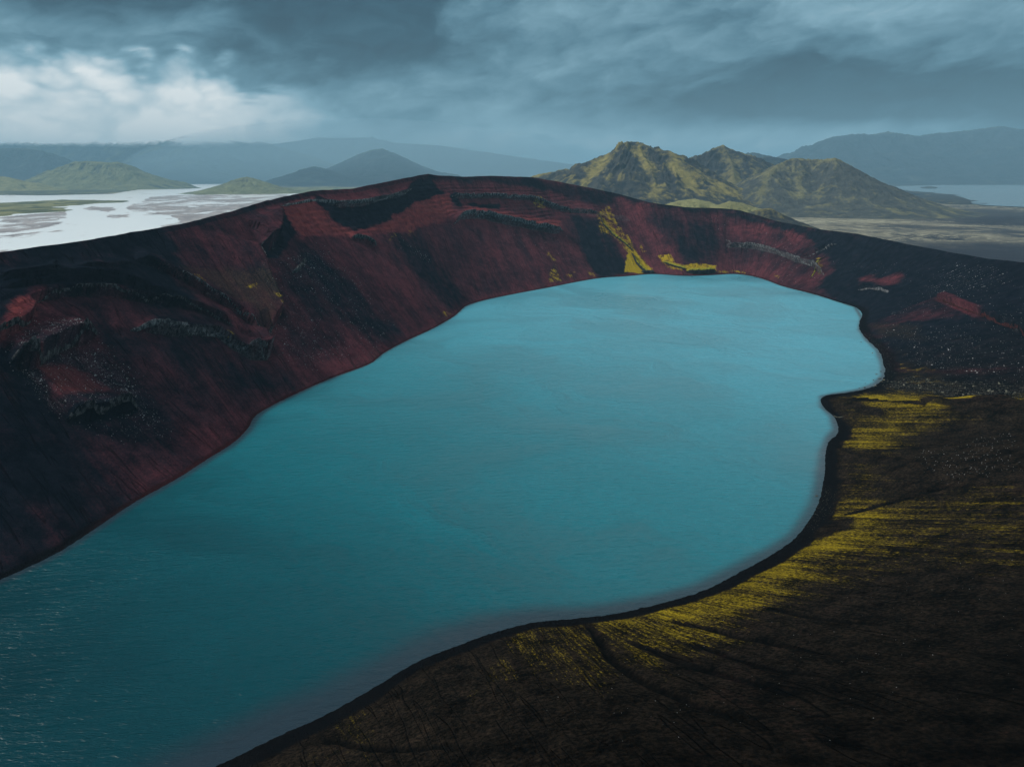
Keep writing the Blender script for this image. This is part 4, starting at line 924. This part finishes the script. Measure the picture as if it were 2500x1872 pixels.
def grid_at(u, v):
    i = int(np.clip(np.searchsorted(arc_m, u), 0, NU - 1)); j = int(np.clip(np.searchsorted(Vg[i], v), 1, NV - 2))
    return i, j
def frame_at(u, v):
    i, j = grid_at(u, v); p_ = P[i, j]
    j2 = min(j + 4, NV - 1); j1 = max(j - 4, 0)
    up = P[i, j2] - P[i, j1]; up[:] = up / (np.linalg.norm(up) + 1e-9)
    return p_.copy(), up, Nn[i, j]
def outcrop(name, pts, h, w_, mat, step=0.8, seed=0, sink=1.2, jag=1.0, wave=True):
    uv = surf(pts); L_ = np.concatenate([[0], np.cumsum(np.hypot(*np.diff(uv, axis=0).T))]); n = max(8, int(L_[-1] / step))
    q_ = np.linspace(0, L_[-1], n); us = np.interp(q_, L_, uv[:, 0]); vs = np.interp(q_, L_, uv[:, 1])
    F = [frame_at(a, b) for a, b in zip(us, vs)]
    P0 = np.array([f[0] for f in F]); UP = np.array([f[1] for f in F]); NN = np.array([f[2] for f in F])
    kk = np.ones(9) / 9
    for arr in (P0, UP, NN):
        for c in range(3): arr[:, c] = np.convolve(np.pad(arr[:, c], 4, mode='edge'), kk, 'valid')
    prof = np.array([(-.52, -1), (-.50, .0), (-.47, .35), (-.45, .65), (-.40, .85), (-.30, .98), (-.15, 1.0), (0, .95), (.15, .8), (.3, .5), (.42, .1), (.5, -1)])
    K = len(prof); sz = (0.35 + 0.65 * smooth(0, 1, np.minimum(q_, L_[-1] - q_) / (0.18 * L_[-1] + 1e-6))) * (1 + .35 * fbm(q_ * 0.12 + seed, seed, 0, 3))
    qq = q_[:, None]; kx = np.arange(K)[None]
    b1 = fbm(qq * 0.16, kx * .2, seed, 5) ; b2 = fbm(qq * 0.2 + 30, kx * .25, seed, 5); b3 = np.round(fbm(qq * .3, kx * 0, seed + 5, 2) * 3) / 3
    ov = prof[None, :, 0] * w_ * sz[:, None] + (b1 * .22 + b3 * .14) * w_ * jag
    on = np.where(prof[None, :, 1] < 0, -sink, prof[None, :, 1] * h * sz[:, None] * (1 + .5 * b3 * jag) + b2 * .35 * h * jag)
    V_ = P0[:, None] + UP[:, None] * ov[..., None] + (NN[:, None] * .8 + np.array([0, 0, .2])) * on[..., None]
    fcs = grid_faces(n, K)
    return mesh_np(name, V_.reshape(-1, 3), fcs, mat, True)
def lab(o, l, cat='rock outcrop', g=None): return tag(o, l, cat, g)
o_ = lambda k: ledges[k][0]
lab(outcrop('rock_ledge', o_('a'), 3.6, 5.0, m_rock, seed=1), 'dark jagged basalt ledge above the fan of pale scree on the left wall')
lab(outcrop('rock_ledge', o_('b'), 2.2, 3.5, m_rock, seed=2), 'black rock ledge at the foot of the pale scree fan on the left wall')
lab(outcrop('rock_ledge', o_('c')[:5], 1.8, 3.4, m_prock, seed=3), 'layered grey ledge running level across the middle of the left wall')
lab(outcrop('rock_ledge', o_('c')[4:], 1.2, 1.6, m_prock, seed=4), 'thin curled grey rock rib hooking round below the layered grey ledge')
lab(outcrop('rock_ledge', o_('d')[:5], 2.0, 2.2, m_rock, seed=5), 'dark rock edge under the red scoria bands at the left edge')
lab(outcrop('rock_ledge', o_('d')[5:], 0.7, 1.1, m_rock, seed=6), 'long thin arched rock edge dividing black cinders above from red below')
lab(outcrop('rock_ledge', o_('e'), 3.2, 5.0, m_prock, seed=7), 'pale blocky lava ledge along the top of the red talus on the far wall')
lab(outcrop('rock_ledge', o_('f'), 1.6, 3.0, m_prock, seed=8), 'pale lava layer just under the rim to the left of the highest point')
lab(outcrop('rock_ledge', o_('g'), 1.6, 3.0, m_prock, seed=9), 'pale lava layer just under the rim to the right of the highest point')
lab(outcrop('rock_ledge', o_('h'), 2.4, 3.2, m_prock, seed=10), 'grey rubbly lava ledge slanting down right of the mossy spur')
lab(outcrop('rock_ledge', o_('i'), 1.2, 2.5, m_prock, seed=11), 'short thin rock rib slanting up right from the grey rubbly ledge')
lab(outcrop('rock_ledge', o_('j'), 1.4, 1.5, m_rrock, seed=12), 'long crimson rock dyke slanting across the dark right wall')
lab(outcrop('rock_ledge', o_('p'), 1.5, 3.0, m_prock, seed=13), 'small layered grey ledge in the red patch above the right shore')
lab(outcrop('rock_ledge', o_('l')[2:], 0.9, 1.4, m_prock, seed=14), 'thin rock edge along the lower left side of the olive slumped block')
lab(outcrop('rock_ledge', o_('o'), 2.0, 3.5, m_rock, seed=15), 'small dark rock ledge with boulders under the red cliff bands')
lab(outcrop('rock_ledge', slump[:6], 1.6, 2.5, m_rock, seed=16), 'dark broken cliff edge below the red cliff at the head of the slumped block')
lab(outcrop('rock_ledge', slump[5:12], 0.9, 1.8, m_prock, seed=17), 'grey broken edge down the right side of the olive slumped block')
lab(outcrop('rock_ledge', slump[10:], 1.8, 2.8, m_rock, seed=18), 'dark craggy toe of the olive slumped block above the hooked rib')
lab(outcrop('rock_outcrop', Z4((270, 660), (300, 640), (340, 600), (350, 575)), 3.2, 5.0, m_rock, seed=19), 'isolated dark crag among pale boulders right of the slumped block')
lab(outcrop('rock_outcrop', Z5((125, 240), (150, 300), (190, 350), (250, 390), (290, 430)), 3.0, 9.0, m_moss, seed=20, jag=1.2), 'broken yellow mossed crag on the upper part of the far spur', 'mossy rock')
lab(outcrop('mossy_outcrop', Z5((285, 440), (310, 480), (335, 515), (375, 530)), 5.0, 16.0, m_moss, seed=21, jag=.6), 'bright yellow moss tongue ending at the far shore', 'mossy rock')
lab(outcrop('mossy_outcrop', Z5((440, 480), (500, 500), (560, 515)), 3.0, 9.0, m_moss, seed=22, jag=.6), 'low mossy hump between the bright moss tongue and the dark footed knoll', 'mossy rock')
lab(outcrop('mossy_outcrop', Z5((550, 530), (620, 532), (700, 528)), 7.0, 12.0, m_moss, seed=23, jag=.5), 'moss topped knoll with a dark undercut foot standing in the far edge of the lake', 'mossy rock')
lab(outcrop('rock_outcrop', Z5((330, 532), (360, 530), (395, 535)), 4.0, 6.0, m_rock, seed=24), 'dark rock at the waterline at the foot of the bright moss tongue')
lab(outcrop('rock_outcrop', Z5((1160, 560), (1200, 500), (1240, 460)), 1.6, 5.0, m_moss, seed=25), 'small mossy rib at the right end of the grey rubbly ledge', 'mossy rock')
lab(outcrop('driftwood_bar', ZS((430, 715), (470, 720), (530, 718)), 0.3, 0.8, m_dstone, step=.4, seed=26, sink=.2), 'narrow pale bar of stones crossing the black beach south of the spit', 'stone bar')

def rock_mesh(seed, mat, sub=2):
    bm = bmesh.new(); bmesh.ops.create_icosphere(bm, subdivisions=sub, radius=0.5)
    r_ = np.random.default_rng(seed); sc = r_.uniform(.65, 1.15, 3); sc[2] *= .8
    cuts = r_.normal(size=(7, 3)); cuts /= np.linalg.norm(cuts, axis=1)[:, None]
    for v in bm.verts:
        c = np.array(v.co)
        for n_ in cuts:
            d = c @ n_ - .33
            if d > 0: c = c - n_ * d * .9
        c = c * (1 + .12 * float(perlin(c[0] * 4 + seed, c[1] * 4, c[2] * 4))) * sc
        v.co = c
    me = bpy.data.meshes.new('boulder'); bm.to_mesh(me); bm.free(); me.materials.append(mat); return me
vp = [rock_mesh(100 + k, m_pale) for k in range(6)]; vd_ = [rock_mesh(200 + k, m_dstone) for k in range(6)]
r_ = np.random.default_rng(11)
def spots(pts, n, minz=None):
    uv = surf(pts); lo_, hi_ = uv.min(0), uv.max(0); outl = []
    tries = 0
    while len(outl) < n and tries < 60 * n:
        tries += 1
        u, v = r_.uniform(lo_, hi_)
        if inside(np.array([u]), np.array([v]), uv)[0]: outl.append((u, v))
    return outl
def boulders(pts, n, size, meshes, stone, place, group):
    px0, px1 = pts[:, 0].min(), pts[:, 0].max(); items = []
    for u, v in spots(pts, n):
        p_, up, nn_ = frame_at(u, v); z_ = size[0] * (size[1] / size[0]) ** (r_.random() ** 1.6)
        o = bpy.data.objects.new('boulder', meshes[r_.integers(len(meshes))]); C.objects.link(o)
        p_ = p_ + np.array([r_.uniform(-.5, .5), r_.uniform(-.5, .5), 0]) * z_ * .3 + nn_ * z_ * .12
        o.location = p_; o.rotation_euler = tuple(r_.uniform(0, 6.28, 3)); o.scale = (z_ * r_.uniform(.8, 1.3), z_ * r_.uniform(.8, 1.2), z_ * r_.uniform(.6, .9))
        items.append((o, z_, proj(p_)[0]))
    xs = sorted(a[2][0] for a in items); ys = sorted(a[2][1] for a in items); zs = sorted(a[1] for a in items); k = len(items)
    for o, z_, q_ in items:
        sz = 'largest' if z_ == zs[-1] else 'large' if z_ > zs[int(k * .6)] else 'small'
        hor = 'left' if q_[0] < xs[k // 3] else 'middle' if q_[0] < xs[2 * k // 3] else 'right'
        ver = 'high up' if q_[1] < ys[k // 2] else 'low down'
        tag(o, f'{sz} {stone} in {place}' if sz == 'largest' else f'{sz} {stone} {ver} in the {hor} of {place}', 'boulder', group)
bl = [(Z5((1700, 600), (1760, 540), (1850, 480), (2060, 500), (2150, 560), (2000, 620), (1880, 640), (1760, 640)), 48, (.7, 1.5), vp, 'pale boulder', 'the scree above the crimson dyke', 'pale boulders above the crimson dyke'),
      (Z5((1560, 800), (1800, 800), (2212, 900), (2212, 1080), (1900, 1060), (1650, 980)), 38, (.7, 1.7), vp, 'pale boulder', 'the black slope below the crimson dyke', 'pale boulders on the black right slope'),
      (ZS((870, 420), (1100, 390), (1400, 420), (1987, 470), (1987, 560), (1500, 560), (1050, 510), (850, 490)), 60, (.9, 2.6), vd_, 'grey boulder', 'the rocky gully by the bay', 'boulders in the rocky gully by the bay'),
      (Z3((300, 560), (480, 600), (560, 640), (400, 680), (250, 640)), 16, (.6, 1.4), vp, 'pale boulder', 'the scree above the jagged ledge', 'pale boulders above the basalt ledge'),
      (Z3((350, 740), (600, 700), (760, 800), (850, 1000), (980, 1180), (850, 1130), (700, 1000), (520, 880)), 56, (.5, 1.4), vp, 'pale boulder', 'the wide left wall scree fan', 'pale boulders in the scree fan'),
      (Z3((80, 760), (230, 840), (300, 960), (460, 1130), (380, 1110), (220, 980)), 26, (.45, 1.2), vp, 'pale boulder', 'the narrow left wall scree strip', 'pale boulders left of the rust patch'),
      (Z3((1700, 560), (1850, 480), (2050, 700), (1900, 850), (1680, 760)), 22, (.7, 1.6), vp, 'pale boulder', 'the talus beside the slump toe', 'pale boulders right of the slump toe'),
      (Z4((180, 560), (430, 520), (560, 700), (420, 800), (250, 700)), 22, (.7, 1.7), vp, 'pale boulder', 'the scree around the dark crag', 'pale boulders around the dark crag')]
for a in bl: boulders(*a)
# stones standing in the water by the spit
for k, q_ in enumerate(ZS((795, 378), (830, 355), (770, 425), (820, 412), (835, 437), (855, 425), (785, 470), (705, 450), (745, 452), (655, 488), (700, 485), (762, 205), (670, 118), (310, 1360))):
    w_ = on_z(q_, 0.0); z_ = r_.uniform(1.3, 2.6) if k not in (7, 8, 9) else 1.0
    o = bpy.data.objects.new('boulder', vd_[k % 6]); C.objects.link(o); o.location = (w_[0], w_[1], .1); o.scale = (z_ * 1.3, z_, z_ * .8); o.rotation_euler = (0, 0, k)
    tag(o, 'dark boulder standing in the shallow water off the rocky bay' if k < 11 else 'dark stone lying in the water beside the black right shore', 'boulder', 'boulders standing in the water by the bay' if k < 11 else 'stones off the right shore')
# loose scree: one mass of small stones per material
def scree(name, patches, mat, label):
    V_, F_ = [], []; base = np.array([(1, 0, -.3), (-.4, .9, -.3), (-.5, -.8, -.3), (.1, .1, .8), (.5, .6, .3), (-.7, .1, .4)]); fc_ = [(0, 4, 3), (0, 1, 4), (1, 5, 4), (1, 2, 5), (2, 3, 5), (2, 0, 3), (3, 4, 5), (0, 2, 1)]
    for pts, n, (s0, s1) in patches:
        for u, v in spots(pts, n):
            p_, up, nn_ = frame_at(u + r_.normal() * 3, v + r_.normal() * 3); z_ = s0 * (s1 / s0) ** (r_.random() ** 2) * .5
            a = r_.uniform(0, 6.28); ca_, sa_ = math.cos(a), math.sin(a); b_ = base * r_.uniform(.7, 1.3, (6, 3)); b_ = np.stack([b_[:, 0] * ca_ - b_[:, 1] * sa_, b_[:, 0] * sa_ + b_[:, 1] * ca_, b_[:, 2]], 1)
            k = len(V_) * 6; V_.append(p_ + b_ * z_ + nn_ * z_ * .2); F_ += [(x + k, y + k, z + k) for x, y, z in fc_]
    tag(mesh_np(name, np.concatenate(V_), np.array(F_), mat, False), label, kind='stuff')
scree('scree', [(a[0], int(a[1] * 11), (a[2][0] * .3, a[2][0] * .85)) for a in bl if a[3] is vp] + [(Z3((0, 700), (200, 560), (600, 640), (900, 1000), (1050, 1250), (700, 1250), (300, 1100)), 700, (.25, .7)), (Z5((1250, 480), (1700, 480), (2212, 560), (2212, 1100), (1600, 950), (1500, 850)), 700, (.3, .8)),
    (Z4((60, 560), (500, 480), (900, 950), (820, 1100), (500, 1180), (200, 1180)), 800, (.3, .9)), (Z4((1350, 330), (1950, 430), (2000, 600), (1600, 500)), 90, (.4, 1.1)), (Z4((900, 440), (1100, 560), (1130, 620), (950, 500)), 60, (.4, 1.0)), (Z5((620, 240), (1100, 400), (1200, 600), (1000, 560), (700, 400)), 160, (.4, 1.1)),
    (ZN((400, 300), (2212, 100), (2212, 1000), (1200, 1250), (0, 1200)), 260, (.1, .3)), (ZS((1100, 1000), (1987, 800), (1987, 1150), (1300, 1250)), 220, (.2, .5))], m_pale, 'loose pale scree scattered over the crater slopes')
scree('pebbles', [(bl[2][0], 1500, (.4, 1.1)), (ZS((650, 40), (760, 30), (930, 300), (900, 410), (840, 400)), 260, (.3, .9)), (ZN((1300, 60), (1340, 60), (1300, 200), (1200, 290), (950, 430), (700, 540), (400, 610), (380, 600), (680, 530), (940, 415), (1180, 270)), 500, (.15, .5)), (Z4((640, 1180), (800, 1100), (800, 1170), (660, 1230)), 150, (.4, 1.0)), (Z4((100, 1376), (600, 1190), (640, 1210), (200, 1400)), 200, (.2, .6))], m_dstone, 'dark pebbles and small stones along the beach and rocky gully')

# rain falling in a soft curtain in front of the far ranges
bm = bmesh.new(); bmesh.ops.create_uvsphere(bm, u_segments=64, v_segments=32, radius=1.0)
bmesh.ops.scale(bm, vec=(4600, 2300, 1150), verts=bm.verts)
for v in bm.verts: v.co.z = max(v.co.z, -30.0)
me = bpy.data.meshes.new('rain'); bm.to_mesh(me); bm.free()
rain = bpy.data.objects.new('rain', me); C.objects.link(rain); rain.location = (-2900, 13600, 0)
tag(rain, 'pale blue rain curtain veiling the far ranges beyond the crater rim', 'rain', kind='stuff')
m_r, t = new_mat('rain_veil')
pv = t.node('ShaderNodeVolumePrincipled'); pv.inputs['Color'].default_value = (0.52, 0.82, 1.0, 1); pv.inputs['Density'].default_value = 2.6e-4; pv.inputs['Anisotropy'].default_value = 0.0
o = t.node('ShaderNodeOutputMaterial'); t.l.new(pv.outputs[0], o.inputs['Volume']); me.materials.append(m_r)
